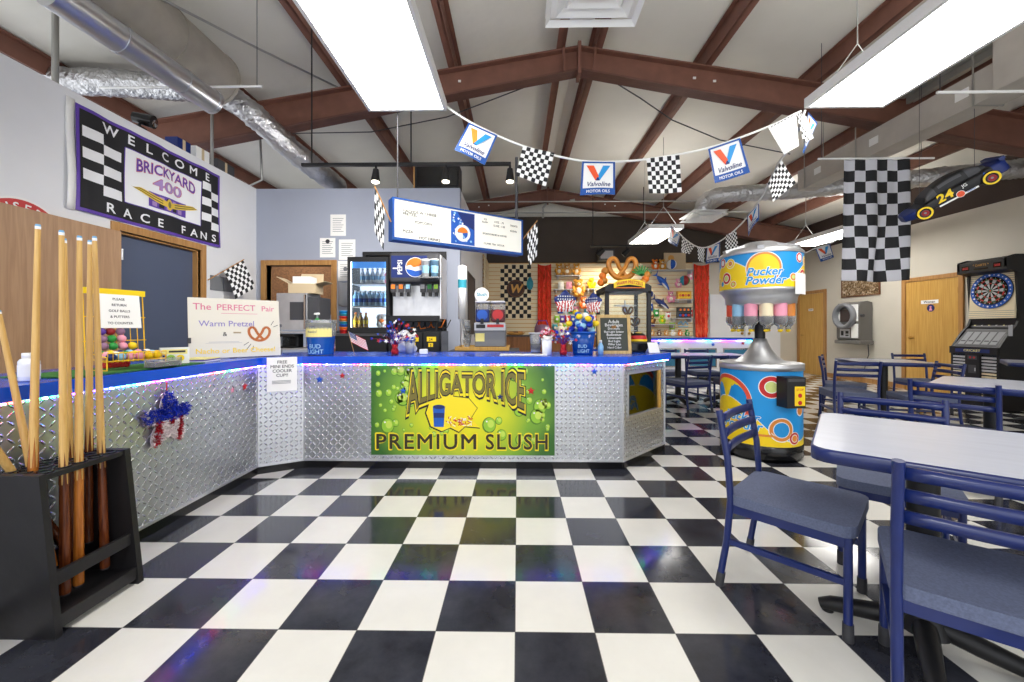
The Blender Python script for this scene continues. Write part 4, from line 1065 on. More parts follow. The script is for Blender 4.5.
for lb, p, f in (('blue chair nearest to the viewer, back to us, pushed under the nearest table',(1.388,1.202),(.61,.79)),
    ('blue chair on the far long side of the nearest table, facing us',(1.88,2.01),(-.63,-.77)),
    ('blue chair with its back to us at the second table from the viewer',(3.205,2.93),(.82,.57)),
    ('blue chair with back to us before the small square table',(3.91,4.76),(.3,.95)),
    ('blue chair beyond the small square table in front of the second wooden door',(5.75,5.72),(-.15,-.98)),
    ('blue chair turned sideways right of the small square table',(4.45,4.44),(-.95,.3)),
    ('blue chair left of the small square table, turned toward it',(4.36,5.36),(.75,-.66)),
    ('blue chair with back to us at the far long table, just right of the bar',(2.40,5.66),(-.35,.93)),
    ('blue chair on the far side of the long table, nearer the bar',(2.62,6.88),(0,-1)),
    ('blue chair on the far side of the long table, nearer the candy dispenser',(3.2,6.88),(.05,-1)),
    ('blue chair partly behind the candy dispenser at the far long table',(3.10,5.70),(.05,1))):
    dup(ch, lb, loc=(p[0],p[1],0), rz=rot(*f))
def make_table(label, loc, rz, L, W, ped):
    t = thing('dining_table', label, 'table', loc, rz, 'grey topped tables')
    o = MB().prism(rrect(L-.004,W-.004,.058),UP,.72,.752).build('table_top','laminate',t)
    k = MB(); a = rrect(L+.006,W+.006,.062); n = len(a); b = rrect(L-.006,W-.006,.058)
    vs = [(x,y,.708) for x,y in a]+[(x,y,.748) for x,y in a]+[(x,y,.7535) for x,y in b]+[(x,y,.708) for x,y in b]
    k.add(vs,[(i,(i+1)%n,n+(i+1)%n,n+i) for i in range(n)]+[(n+i,n+(i+1)%n,2*n+(i+1)%n,2*n+i) for i in range(n)]+[((i+1)%n,i,3*n+i,3*n+(i+1)%n) for i in range(n)],0,True)
    k.build('edge_band','frame_blue',t)
    for x in ped:
        k = MB().cyl((x,0,.1),(x,0,.71),.045,n=20).cyl((x,0,.06),(x,0,.12),.075,.05,20).bx(x-.17,x+.17,-.17,.17,.7,.708)
        p = k.build('column','black',t)
        for i in range(4):
            a_ = PI/2*i; d = V((cos(a_),sin(a_),0)); k = MB()
            k.tube([V((x,0,.085))+d*.04,V((x,0,.06))+d*.14,V((x,0,.035))+d*.26,V((x,0,.02))+d*.30],[.036,.033,.028,.02],10); k.cyl(V((x,0,0))+d*.275,V((x,0,.02))+d*.275,.02,n=12)
            k.build('base_arm','black',t)
    return t
t1 = make_table('nearest grey table with blue rounded edge, chairs on three sides',(1.723,1.29,0),math.radians(-39.3),1.22,.76,(-.30,.32))
make_table('second grey table from the viewer, cut by the right frame edge',(3.74,2.76,0),math.radians(-53),1.22,.76,(-.32,.32))
make_table('small square table near the wall-mounted machine',(4.62,5.08,0),math.radians(-20),.8,.7,(0,))
make_table('table corner beside the dart machine',(6.37,4.8,0),math.radians(45),.76,.76,(0,))
make_table('far long table between the bar and the prize counter',(2.87,6.29,0),0,1.3,.7,(-.34,.36))
# ================================================================ CANDY DISPENSER
CX, CY = 2.27, 3.75
cdsp = thing('candy_dispenser','round powder candy dispenser, blue and yellow drum with metal cone and hopper','dispenser',(CX,CY,0))
A0 = math.atan2(-CY,-CX); R_ = .335
k = MB().lathe([(0,0),(R_-.02,0),(R_-.02,.02),(R_,.03),(R_,.135),(R_-.006,.14),(0,.14)],n=48); k.build('base_ring','black_gloss',cdsp)
k = MB().lathe([(R_-.006,.14),(R_-.006,.79)],n=64,m=0)
fr = Cyl((0,0,0),R_-.005,A0); rs = R_
def wave(a): return .34+.20*cos((a+.30)*5.2)*(1 if a < .15 else .55)-.05*(a>.15)
N = 70
for i in range(N):
    a, b_ = -PI*rs+2*PI*rs*i/N, -PI*rs+2*PI*rs*(i+1)/N
    k.poly([(a,.141),(b_,.141),(b_,wave((b_+.6)%1.2-.6)),(a,wave((a+.6)%1.2-.6))],fr,.0008,1)
    k.poly([(a,wave((a+.6)%1.2-.6)),(b_,wave((b_+.6)%1.2-.6)),(b_,wave((b_+.6)%1.2-.6)+.008),(a,wave((a+.6)%1.2-.6)+.008)],fr,.001,2)
def rings(mb, fr, a, b_, r, cols, c0=.0014):
    for i, (f, m_) in enumerate(cols):
        if f > .75: mb.ring(fr,a,b_,0.001,r*f,c0+.0006*i,m_)
        else: mb.ring(fr,a,b_,.001,r*f,c0+.0006*i,m_)
for rep in (0,1):
    o = rep*PI*rs
    rings(k,fr,.085+o,.655,.098,[(1.,2),(.93,3),(.55,2),(.48,5)])
    rings(k,fr,.165+o,.29,.105,[(1.,2),(.92,4),(.66,2),(.6,0)])
    rings(k,fr,.285+o,.215,.056,[(1.,2),(.9,3),(.6,2),(.5,4)])
    k.ring(fr,-.30+o,.50,.21,.245,.0016,2,40,-1.0,2.6).ring(fr,-.30+o,.50,.005,.215,.0014,1,40).ring(fr,-.30+o,.50,.205,.24,.002,6,40,-1.0,2.6)
    for tx, yy in (('Pucker',.345),('Powder',.27)):
        k.text(tx,fr,-.155+o,yy,.105,.003,2,.06,.25).text(tx,fr,-.155+o,yy,.105,.0038,0,.022,.25)
    k.rect(fr,-.1+o,.09+o,.225,.245,.002,4,8)
    k.ring(fr,.36+o,.45,.001,.05,.0014,2).ring(fr,.36+o,.45,.001,.04,.002,4)
k.build('drum_wrap',['sky_blue','yellow','white','red',mat('wrap_orange',(226,140,60),.35),mat('wrap_green',(206,216,130),.4),mat('wrap_coral',(226,84,60),.35)],cdsp)
k = MB().lathe([(R_-.004,.79),(R_+.006,.79),(R_+.006,.845),(R_-.01,.85),(0,.85)],n=64); k.build('steel_rim','steel_rough',cdsp)
k = MB().lathe([(.215,.85),(.19,.865),(.135,.91),(.095,.965),(.07,1.02),(.055,1.065),(0,1.065)],n=48); k.build('cone','steel_rough',cdsp)
k = MB().cyl((0,0,1.065),(0,0,1.4),.043,n=24); k.build('pole','black',cdsp)
k = MB().lathe([(0,1.33),(.14,1.33),(.25,1.37),(.285,1.385),(.29,1.44),(.315,1.48),(.338,1.5),(.338,1.515),(0,1.515)],n=64); k.build('hopper_bowl','steel_rough',cdsp)
k = MB().lathe([(R_,1.515),(R_,1.83)],n=64,m=0)
fr = Cyl((0,0,1.515),R_+.001,A0)
def wv(a): return .15-.10*sin((a)*7.5+.5)
for i in range(N):
    a, b_ = -PI*rs+2*PI*rs*i/N, -PI*rs+2*PI*rs*(i+1)/N; f_ = lambda q: wv((q+.42)%.84-.42)
    k.poly([(a,.002),(b_,.002),(b_,f_(b_)),(a,f_(a))],fr,.0008,1); k.poly([(a,f_(a)),(b_,f_(b_)),(b_,f_(b_)+.008),(a,f_(a)+.008)],fr,.001,2)
for o in (0,2*PI*rs/3,-2*PI*rs/3):
    rings(k,fr,-.25+o,.235,.046,[(1.,2),(.88,1),(.55,2),(.45,4)]); rings(k,fr,-.30+o,.105,.056,[(1.,2),(.9,3),(.55,2),(.45,5)]); rings(k,fr,-.22+o,.045,.03,[(1.,2),(.85,4),(.5,5)])
    rings(k,fr,.345+o,.255,.045,[(1.,2),(.88,3),(.6,2)]); rings(k,fr,.27+o,.085,.036,[(1.,2),(.85,4),(.5,5)]); rings(k,fr,.34+o,.06,.026,[(1.,2),(.85,0)])
    k.ring(fr,.03+o,.17,.001,.14,.0026,2,36).ring(fr,.03+o,.17,.001,.132,.0032,6,36).ring(fr,.03+o,.17,.001,.115,.0038,1,36)
    for tx, yy, dx in (('Pucker',.105,-.0),('Powder',.03,.01)): k.text(tx,fr,.03+dx+o,yy,.096,.0048,2,.06,.25).text(tx,fr,.03+dx+o,yy,.096,.0056,0,.024,.25)
k.build('header_wrap',['sky_blue','yellow','white','red','wrap_orange','wrap_green','wrap_orange'],cdsp)
k = MB().lathe([(R_+.004,1.82),(R_+.01,1.83),(R_+.004,1.845),(.30,1.88),(.18,1.905),(.155,1.94),(.12,1.955),(0,1.96)],n=48)
for i in range(6): a = PI/3*i; k.bar((.14*cos(a),.14*sin(a),1.925),(.33*cos(a),.33*sin(a),1.868),.05,.03)
k.build('silver_lid','steel_rough',cdsp)
cols = ['wrap_coral','pale_blue','pink',mat('powder_cream',(246,232,196),.6),'pink','wrap_orange','wrap_coral','pale_blue','pink','powder_cream','lime','wrap_orange']
for i in range(12):
    a = A0+2*PI*(i-2.6)/12; c = (.225*cos(a),.225*sin(a),0); t = MB()
    t.lathe([(.054,1.385),(.054,1.24),(.045,1.205),(.018,1.19),(0,1.19)],c,18); o = t.build('powder_canister',cols[i],cdsp)
    t = MB().lathe([(.058,1.27),(.059,1.225),(.045,1.195),(.02,1.175),(.02,1.155),(0,1.155)],c,18).bx(c[0]-.01,c[0]+.01,c[1]-.01,c[1]+.01,1.13,1.16,0); t.build('spout','clear_plastic',o)
    MB().sph((c[0],c[1],1.14),(.02,.02,.014),10).build('lever','yellow',o)
a = A0+.62; f_ = F((cos(a)*(R_+.012),sin(a)*(R_+.012),0),(-sin(a),cos(a),0),Z)
k = MB().prism([(-.085,.50),(.075,.50),(.075,.755),(-.085,.755)],f_,-.02,.10,0); k.rect(f_,-.02,.07,.52,.68,.101,1).rect(f_,-.075,.065,.72,.745,.101,2)
for q in (.6,.54): k.disc(f_,.025,q+.005,.018,.102,3)
k.prism([(.0745,.52),(.0755,.52),(.0755,.68),(.0745,.68)],f_,.01,.09,1)
k.text('STOP',f_,.025,.645,.026,.102,3,.01)
k.build('bag_holder',['black','yellow','dark_gray','red'],cdsp,bevel=.003)
fr = Cyl((0,0,1.515),R_+.012,A0)
MB().rect(fr,.29,.47,-.06,.12,0,0,6).build('paper_notice','paper',cdsp,solid=.001)

# ================================================================ DART MACHINE
dm = thing('dart_machine','tall black electronic dart machine against the right wall','arcade machine',(7.02,5.94,0),-PI/2)
w = .31
def side(x0, x1):
    k = MB(); fr = F((x0,0,0),-Y,Z)                   # drawn in depth (towards the player) and height
    prof = [(-.34,.0),(.30,.0),(.30,.88),(.17,1.08),(.06,1.2),(.02,1.30),(.06,1.95),(.20,2.02),(.20,2.16),(.08,2.2),(-.34,2.2)]
    return k.prism(prof,fr,0,(x1-x0) if fr.n.x > 0 else -(x1-x0))
for s in (-1,1):
    x = s*w; side(min(x,x-s*.03),max(x,x-s*.03)).build('side_panel','black',dm,bevel=.004)
k = MB().bx(-w+.03,w-.03,-.29,.34,.02,.875).bx(-w+.03,w-.03,-.02,.34,.88,2.15); k.build('cabinet_core','black',dm)
k = MB().prism([(.0,1.95),(.20,1.99),(.20,2.14),(.06,2.19),(.0,2.19)],F((-w-.005,0,0),-Y,Z),0,-(2*w+.01),0)
fz = FRONT((0,-.201,2.065)); 
for x in (-.2,.2): k.rect(fz,x-.05,x+.05,-.035,.035,.001,1).text('888',fz,x,-.02,.05,.002,2,.01)
k.text('* DARTS *',fz,0,.01,.045,.002,3,.01).rect(fz,-.09,.09,-.04,-.02,.001,1)
k.build('header',['black','black_gloss','red','brass'],dm)
bf = F((0,-.045,1.635),X,V((0,.06,1)))
k = MB().prism([(-w+.03,-.33),(w-.03,-.33),(w-.03,.33),(-w+.03,.33)],bf,-.03,0,0)
for i in range(9): k.rect(bf,-w+.03,w-.03,-.31+.028*i if i < 4 else .06+.03*i,-.305+.028*i if i < 4 else .066+.03*i,.0006,1)
k.build('backboard',['slat_cream','gray'],dm)
k = MB(); cy = .075
k.lathe([(.0,0),(.262,0),(.262,.012),(.262,.012),(.2,.014),(0,.014)],n=48,axis=None) if False else None
k.prism(circ(.265,48,0,cy),bf,0,.012,0); k.ring(bf,0,cy,.205,.26,.013,1,48).prism(circ(.207,48,0,cy),bf,.012,.022,2)
for i in range(26): a = 2*PI*i/26; k.disc(bf,.233*cos(a),cy+.233*sin(a),.013 if i%2 else .008,.0145,4,8)
for i in range(20):
    t0, t1 = 2*PI*(i-.5)/20, 2*PI*(i+.5)/20
    k.ring(bf,0,cy,.025,.172,.0225,2 if i%2 else 3,4,t0,t1)
    k.ring(bf,0,cy,.16,.175,.0235,5 if i%2 else 6,4,t0,t1); k.ring(bf,0,cy,.1,.113,.0235,5 if i%2 else 6,4,t0,t1)
    a = 2*PI*i/20; k.text(str((6,13,4,18,1,20,5,12,9,14,11,8,16,7,19,3,17,2,15,10)[i]),bf,.189*cos(a),cy+.189*sin(a)-.008,.024,.0235,4)
k.ring(bf,0,cy,.012,.026,.0235,6,20).disc(bf,0,cy,.012,.0245,5)
k.build('dart_board',['black','blue','black_gloss','light_gray','white','red',mat('dart_green',(60,110,80),.4)],dm)
cf = F((0,-.03,1.19),X,V((0,.10,.14))); 
k = MB().prism([(-w+.03,-.02),(w-.03,-.02),(w-.03,.13),(-w+.03,.13)],cf,-.03,.0,0)
k.disc(cf,-.22,.075,.03,.001,1).disc(cf,.22,.075,.03,.001,1)
for i, m_ in enumerate((2,3,1,2,3)): k.rect(cf,-.1+.04*i,-.07+.04*i,.06,.115,.001,m_)
for i in range(6): k.disc(cf,-.23+.09*i,.02,.012,.002,1 if i%2 else 4,10)
k.build('control_panel',['dark_gray','light_gray','red','blue','pale_yellow'],dm)
cf = F((0,-.30,.885),X,V((0,.24,.30))); k = MB().prism([(-w+.03,0),(w-.03,0),(w-.03,.34),(-w+.03,.34)],cf,-.03,0,0)
for i in range(5): k.rect(cf,-.24+.1*i,-.16+.1*i,.05,.28,.001,1).rect(cf,-.23+.1*i,-.17+.1*i,.1,.12,.0016,2)
k.rect(cf,-.26,.26,.01,.03,.001,2); k.build('instruction_panel',['dark_gray','gray','ink'],dm)
fz = FRONT((0,-.30,0)); k = MB().bx(-w+.005,w-.005,-.33,-.29,.78,.885,0).rect(FRONT((0,-.331,0)),-.22,.22,.805,.855,0,1).text('CRICKET',FRONT((0,-.332,0)),0,.817,.045,0,2,.015,sx=1.2).build('marquee_strip',['black','navy','pale_yellow'],dm)
k = MB().bx(-w+.03,w-.03,-.298,-.29,.1,.78,0)
for i in range(14):
    z = .12+.046*i; m_ = 1 if i < 9 else 2
    k.bx(-w+.035,-.1,-.304,-.298,z,z+.028,m_).bx(.1,w-.035,-.304,-.298,z,z+.028,m_)
k.build('striped_front',['black_gloss','slat_cream','light_gray'],dm)
k = MB().bx(-.095,.095,-.325,-.298,.1,.78,0); f2 = FRONT((0,-.326,0)); k.rect(f2,-.06,.06,.7,.76,0,1).disc(f2,-.025,.73,.014,.001,2).disc(f2,.025,.73,.014,.001,2).rect(f2,-.05,.05,.5,.62,0,1).rect(f2,.03,.045,.53,.58,.001,3).disc(f2,.04,.3,.012,.001,3); k.build('coin_door',['black','dark_gray','red','light_gray'],dm,bevel=.003)
k = MB().rect(F((w+.002,0,0),Y,Z),-.18,-.12,1.05,1.2,0,0).build('side_label','light_gray',dm)

# wall machine, picture and door plates on the right wall
wm = thing('wall_viewer','grey wall-mounted machine with round hood and small screen','machine',(XR-.003,8.65,.8),-PI/2)
k = MB().prism([(-.02,.05),(-.02,.9),(-.12,.93),(-.26,.9),(-.29,.78),(-.29,.14),(-.2,.04)][::-1],F((-.29,0,0),Y,Z),0,.58,0); k.build('housing','tv_gray',wm,bevel=.02)
k = MB().bx(-.34,.34,-.31,-.02,.02,.1); k.build('bottom_shelf','tv_gray',wm,bevel=.02)
for a0,a1,b0,b1 in ((.1,.27,.15,.45),(.1,.27,.5,.86),(-.27,-.2,.5,.86)): MB().bx(a0,a1,-.3,-.286,b0,b1).build('white_panel','white',wm,bevel=.01)
k = MB().lathe([(.2,0),(.27,0),(.28,.1),(.24,.12),(.2,.1),(.2,0)],(-.03,-.28,.62),32,axis=Matrix.Rotation(PI/2,3,'X')); k.build('round_hood','gray',wm)
MB().bx(-.17,.11,-.31,-.285,.5,.76).build('screen',mat('screen_brown',(60,46,42),.15),wm)
k = MB().rect(FRONT((0,-.292,0)),-.2,.06,.16,.34,.0,0).rect(FRONT((0,-.293,0)),-.17,-.1,.2,.3,.0,1).rect(FRONT((0,-.293,0)),-.05,.03,.24,.3,.0,1).rect(FRONT((0,-.293,0)),-.05,.03,.19,.22,.0,1); k.build('coin_plate',['light_gray','black'],wm)
for x in (-.3,.3): MB().cyl((x,-.25,.62),(x+(.05 if x>0 else -.05),-.25,.62),.03).build('side_knob','dark_gray',wm)
k = MB().tube([(.2,-.03,.05),(.22,-.03,-.2),(.14,-.02,-.35),(.1,-.02,-.55)],.008,6); k.build('power_cord','dark_gray',wm)
m, n, b = newmat('woodland_print'); g = n('ShaderNodeTexCoord').outputs['Object']
tx = n('ShaderNodeTexNoise', ins={'Vector': g, 'Scale': 14., 'Detail': 8., 'Distortion': 2.}).outputs[0]; r = n('ShaderNodeValToRGB', ins={0: tx}); cr = r.color_ramp
cr.elements[0].position = .35; cr.elements[0].color = (*lin((70,56,40)),1); cr.elements[1].position = .68; cr.elements[1].color = (*lin((206,186,160)),1); e = cr.elements.new(.5); e.color = (*lin((130,104,72)),1)
n.t.links.new(r.outputs[0], b.inputs['Base Color']); b.inputs['Roughness'].default_value = .25; MATS['woodland_print'] = m
pc = thing('wall_picture','brownish woodland picture on the right wall above the grey machine','picture',(XR-.003,8.67,1.87),-PI/2)
MB().bx(-.46,.46,-.02,0,0,.42).build('print','woodland_print',pc)
k = MB().bx(-.48,-.46,-.025,0,-.02,.44).bx(.46,.48,-.025,0,-.02,.44).bx(-.46,.46,-.025,0,-.02,0).bx(-.46,.46,-.025,0,.42,.44); k.build('frame','brown',pc)
fx = F((XR-.016,7.22,1.63),-Y,Z); k = MB().rect(F((0,0,0),-Y,Z),-.15,.15,-.03,.035,0,0).text('Women',F((0,0,0),-Y,Z),0,-.018,.06,.001,1,.01)
tag(k.build('door_plate',['paper','ink'],loc=fx.o,solid=.003),'small white name plate on the nearer wooden door','sign')
k = MB().disc(F((0,0,0),-Y,Z),0,0,.065,0,0).disc(F((0,0,0),-Y,Z),0,.02,.018,.001,1,12).poly([(-.03,-.045),(.03,-.045),(.012,.0),(-.012,0)],F((0,0,0),-Y,Z),.001,1)
tag(k.build('door_emblem',['navy','pink'],loc=(XR-.016,7.2,1.52),solid=.003),'dark round emblem below the plate on the nearer wooden door','sign')
k = MB().rect(F((0,0,0),-Y,Z),-.08,.08,-.03,.03,0,0).rect(F((0,0,0),-Y,Z),-.06,.06,-.008,.008,.001,1); tag(k.build('door_plate',['paper','ink_soft'],loc=(XR-.016,10.1,1.62),solid=.003),'small white plate on the far wooden door','sign')
# ================================================================ LEFT FOREGROUND AND LEFT WALL
cr_ = thing('cue_rack','black floor rack holding pool cues in the left foreground','rack',(-1.885,1.63,0))
def end_panel(y0, y1):
    k = MB(); k.prism([(-.16,0),(.165,0),(.10,.61),(-.10,.61)],F((0,y1,0),X,Z),0,(y1-y0)); return k
for y0, y1 in ((-.175,-.15),(.15,.175)): end_panel(y0,y1).build('end_panel','black_wood',cr_,bevel=.003)
k = MB().bx(-.095,.095,-.15,.15,.585,.605); hs = MB()
k.build('top_board','black_wood',cr_)
CUES = [(.075,-.115),(.075,-.055),(.075,.0),(.075,.08),(-.02,.05),(-.02,.11),(-.045,-.06),(-.07,-.12)]
for i in range(5):
    for x in (.055,-.02,-.08): hs.lathe([(.021,.6052),(.028,.6052),(.028,.609),(.021,.609)],(x,-.12+.06*i,0),14)
hs.build('socket_ring','black_gloss',cr_)
for z, x0, x1 in ((.205,.112,.13),(.05,.135,.155)):
    MB().bx(x0,x1,-.15,.15,z-.026,z+.026).build('front_rail','black_wood',cr_,bevel=.002)
MB().bx(-.12,.13,-.15,.15,.045,.065).build('bottom_board','black_wood',cr_)
MB().bx(-.135,-.12,-.15,.15,.03,.2).build('back_rail','black_wood',cr_)
def cue(label, bx_, by, tx, ty, zb, L, butt='cue_butt'):
    b_ = V((bx_,by,zb)); t_ = V((tx,ty,0)); dx = t_-V((bx_,by,0)); top = V((tx,ty,zb+math.sqrt(max(.1,L*L-dx.length**2))))
    t = thing('pool_cue',label,'cue',b_,0,'pool cues'); d = top-b_; P_ = lambda q: d*q
    MB().tube([P_(0),P_(.008),P_(.3)],[.0165,.0175,.0145],14).build('butt',butt,t)
    MB().tube([P_(.3),P_(.985)],[.0145,.0085],14).build('shaft','cue_wood',t)
    MB().tube([P_(.985),P_(.993)],[.0085,.0085],12).tube([P_(.993),P_(.999)],[.0085,.007],12,1).build('ferrule',['white_gloss',mat('chalk_blue',(120,170,210),.8) if 'chalk_blue' not in MATS else 'chalk_blue'],t)
    k = MB(); n_ = 6
    u_ = d.normalized(); r_ = u_.cross(X).normalized(); q_ = u_.cross(r_)
    for i in range(n_):                                # points of the splice
        a = 2*PI*i/n_; k.add([P_(.30)+(r_*cos(a-.42)+q_*sin(a-.42))*.0150,P_(.30)+(r_*cos(a)+q_*sin(a))*.0162,P_(.30)+(r_*cos(a+.42)+q_*sin(a+.42))*.0150,P_(.39)+(r_*cos(a)+q_*sin(a))*.0139],[(0,1,3),(1,2,3)],0)
    k.build('splice_points',butt,t)
    MB().tube([P_(-.006),P_(.0)],[.0135,.0165],12).build('bumper','rubber',t)
    return t
def on(px, py, y): return atY(px,py,y)
rowx = -1.885+.06
def cue_px(label, bot, top, yb, yt, butt='cue_butt'):
    b_, t_ = atY(*bot,yb), atY(*top,yt); d = t_-b_; zb = max(b_.z,.078); b_ = b_ + d*((zb-b_.z)/d.z)
    return cue(label, b_.x, b_.y, t_.x, t_.y, zb, (t_-b_).length, butt)
cue_px('pool cue in the socket closest to the near end panel, standing nearly upright',(31,572),(38,224),1.52,1.53,'cue_butt_amber')
cue_px('foremost pool cue of the tight trio at the middle of the rack, dark wine butt',(65,593),(61.5,230),1.572,1.572)
cue_px('pool cue behind the trio leaning slightly back, dark butt hidden by the others',(72,560),(64,238),1.70,1.64)
cue_px('pool cue with a glossy amber butt between the trio and the far pair',(78.5,584),(79.5,235.5),1.625,1.625,'cue_butt_amber')
cue_px('pool cue of the far pair standing in the back row of sockets',(88.5,541),(90,240),1.77,1.76,'cue_butt')
cue_px('pool cue nearest to the far end panel, pale shaft',(105,567),(94.5,236),1.745,1.745)
cue_px('pool cue leaning left out of the rack with its amber butt near the end panel',(52,567),(-2,310),1.60,1.52,'cue_butt_amber')
cue('pool cue tilted away furthest left, only its middle in view',-1.972,1.765,-1.985,1.16,.078,1.45)

# welcome banner
bx0, bx1, bz0, bz1 = 3.30, 4.93, 2.166, 3.07
W_, H_ = bx1-bx0, bz1-bz0
wb = thing('welcome_banner','race fans welcome banner with checkered ends high on the left wall','banner',(XL+.012,bx0,bz0))
def cf(a, b_, c=0.): return V((.006+.008*sin(9*a+2*b_)+.006*sin(21*a+5*b_)+c, a, b_))
fr = Fn(cf); k = MB()
k.grid(lambda u,v: cf(W_*u,H_*v,-.002),44,24,None,0)
m_ = .03
def patch(a0,a1,b0,b1,c,m,nu=10,nv=6): k.grid(lambda u,v: cf(a0+(a1-a0)*u,b0+(b1-b0)*v,c),max(1,int(nu)),max(1,int(nv)),None,m)
patch(m_,W_-m_,m_,H_-m_,.0,1,40,16)
patch(.43,1.33,.2,.72,.0016,2,24,8)
for (u0,u1,nc,nr) in ((.05,.40,2,6),(1.345,1.60,2,6)):
    for i in range(nc):
        for j in range(nr):
            if (i+j)%2: 
                a0 = u0+(u1-u0)*i/nc; a1 = u0+(u1-u0)*(i+1)/nc; b0 = .19+.55*j/nr+.0; b1 = .19+.55*(j+1)/nr; patch(a0,a1,b0,b1,.0016,2,4,2)
for a0,a1,b0,b1 in ((.425,.433,.2,.72),(1.327,1.335,.2,.72),(.43,1.33,.195,.203),(.43,1.33,.717,.725)): patch(a0,a1,b0,b1,.0022,0,max(1,int((a1-a0)*24)),4)
def sp_text(t, x0, x1, y, s, m, bold, dy=0.):
    for i, c in enumerate(t):
        if c != ' ': k.text(c,fr,x0+(x1-x0)*(i+.5)/len(t),y,s,.004,m,bold,sx=1.15)
sp_text('WELCOME',.2,1.5,.765,.125,2,.018)
sp_text('RACE',.2,.88,.055,.12,2,.018); sp_text('FANS',1.02,1.58,.055,.12,2,.018)
# raised serifs for the block capitals
fit_text(k,'BRICKYARD',fr,.53,1.25,lambda u:.53+.06*sin(PI*u),lambda u:.66+.03*sin(PI*u),.0034,3,.035)
fit_text(k,'BRICKYARD',fr,.535,1.245,lambda u:.535+.06*sin(PI*u),lambda u:.655+.03*sin(PI*u),.0042,0,.006)
k.text('400',fr,.89,.435,.16,.0034,3,.03,sx=1.5).text('400',fr,.89,.437,.155,.0042,4,.008,sx=1.5)
patch(.66,1.12,.235,.385,.003,0,16,4)
for i in range(5):
    for j in range(2): patch(.70+.078*i,.755+.078*i,.25+.07*j,.295+.07*j,.0038,1 if (i+j)%2 else 4,3,2)
for s in (-1,1):
    def wing(u, v, s=s): a = .40*u; lo = .275+.05*u+.05*u*u; hi = .325+.075*u**.7-.04*max(0,u-.8)*4; return cf(.89+s*a, lo+(hi-lo)*v*(1-.0*u)*(1 if u < .97 else .4), .0052)
    k.grid(wing,22,5,lambda i,j: 6 if j in (1,3) and i > 3 else 5)
k.disc(fr,.89,.31,.035,.0068,5,16,.06).disc(fr,.89,.31,.018,.0076,6,12,.035)
k.build('printed_cloth',['purple','flag_black','white_gloss',mat('brick_pink',(196,120,140),.6),mat('soft_violet',(170,140,200),.6),'gold_print','olive_print'],wb,solid=0)
k = MB().grid(lambda u,v: V((.008+.01*sin(6*v),-.065+.062*u,-.01+(H_+.03)*v)),2,10)
k.build('pole_sleeve','white',wb,solid=.003)
# red sign top peeking over the wood door
k = MB(); fr = F((0,0,0),Y,Z); k.prism(circ(.30,48),fr,0,.02,1); k.prism(circ(.285,48),fr,.02,.024,0)
for i, c in enumerate('USER-BU'):
    a = 2.02-.30*i; t_ = a-PI/2
    k.text(c,Fn(lambda x,y,cc=0,a=a,t_=t_: V((cc, .235*cos(a)+(x*cos(t_)-y*sin(t_)), .235*sin(a)+(x*sin(t_)+y*cos(t_))))),0,-.035,.085,.0255,1,.02)
p = atX(30,228,XL+.002)
tag(k.build('round_sign',['red','white'],loc=(XL+.004,2.93,1.84)),'round red sign with white letters peeking above the open wood door','sign')
# switch plates and flag right of the doorway
k = MB().bx(0,.012,-.13,.07,-.09,.09,0).bx(0,.013,.08,.24,-.09,.09,0); tag(k.build('thermostat_panel','gray',loc=(XL+.001,4.92,1.72)),'grey double panel on the wall between the doorway and the corner','panel')
k = MB().bx(0,.008,-.05,.03,-.06,.06,0).bx(0,.008,.05,.13,-.06,.06,0).bx(.008,.016,-.02,0,-.01,.02,1).bx(.008,.016,.08,.1,-.01,.02,1); tag(k.build('switch_plate',['white','light_gray'],loc=(XL+.001,5.05,1.52)),'pair of white switch plates below the grey panel','switch')
def check_flag(label, base, top, w_, h_, hang, flip=1, n=7, droop=.35, fold=.05, sway=None, size=None):
    t = thing('checkered_flag',label,'flag',base,0,'checkered flags on sticks'); d = V(top)-V(base)
    MB().tube([(0,0,0),tuple(d*1.03)],.006,8).build('stick','oak',t); sd = V(hang).normalized()
    def fn(u, v): return d - d.normalized()*(h_*v) + sd*(w_*u) - Z*(droop*w_*u*u) + V((.3,-1,0)).normalized()*(fold*sin(5*u+2.5*v)*u)
    k = MB().grid(fn,n*2,n*2,lambda i,j: (i//2+j//2)%2); k.build('cloth',['flag_black','flag_white'],t,solid=.0015); return t
p0, p1 = atX(208,280,XL+.03), atX(243,260,XL+.18)
check_flag('checkered flag on a stick fixed to the left wall behind the whiteboard',p0,p1,.30,.3,(.35,.25,-.9),n=8,droop=.25,fold=.03)
# ================================================================ PRIZE COUNTER AND PRIZE WALL
pc = thing('prize_counter','pale prize counter with blue lit top and glass fronts before the slatted wall','counter',(3.6,9.0,0))
x0, x1 = -1.55, 1.62
k = MB().bx(x0,x1,-.2,.3,.08,.9,0); k.build('body','white_gloss',pc)
MB().bx(x0-.04,x1+.04,-.26,.34,.9,.945).build('countertop','counter_blue',pc)
MB().bx(x0+.02,x1-.02,-.16,.28,0,.08).build('toe_kick','black',pc)
for a in (-1.4,-.62,.16,.92):
    k = MB().bx(a,a+.62,-.212,-.2,.3,.72); o = k.build('window_frame','chrome',pc); MB().bx(a+.03,a+.59,-.218,-.213,.33,.69).build('display_glass',mat('display_teal',(60,120,150),.08) if 'display_teal' not in MATS else 'display_teal',o)
k = MB()
for i in range(110):
    c = V((x0+.02+(x1-x0-.04)*i/109,-.225,.888)); k.box(c,(.013,.01,.01),m=LEDS.index(['led_violet','led_white','led_cyan','led_white','led_pink'][(i//6)%5]))
k.build('led_strip',LEDS,pc)
ff = F((0,0,0),X,Z)
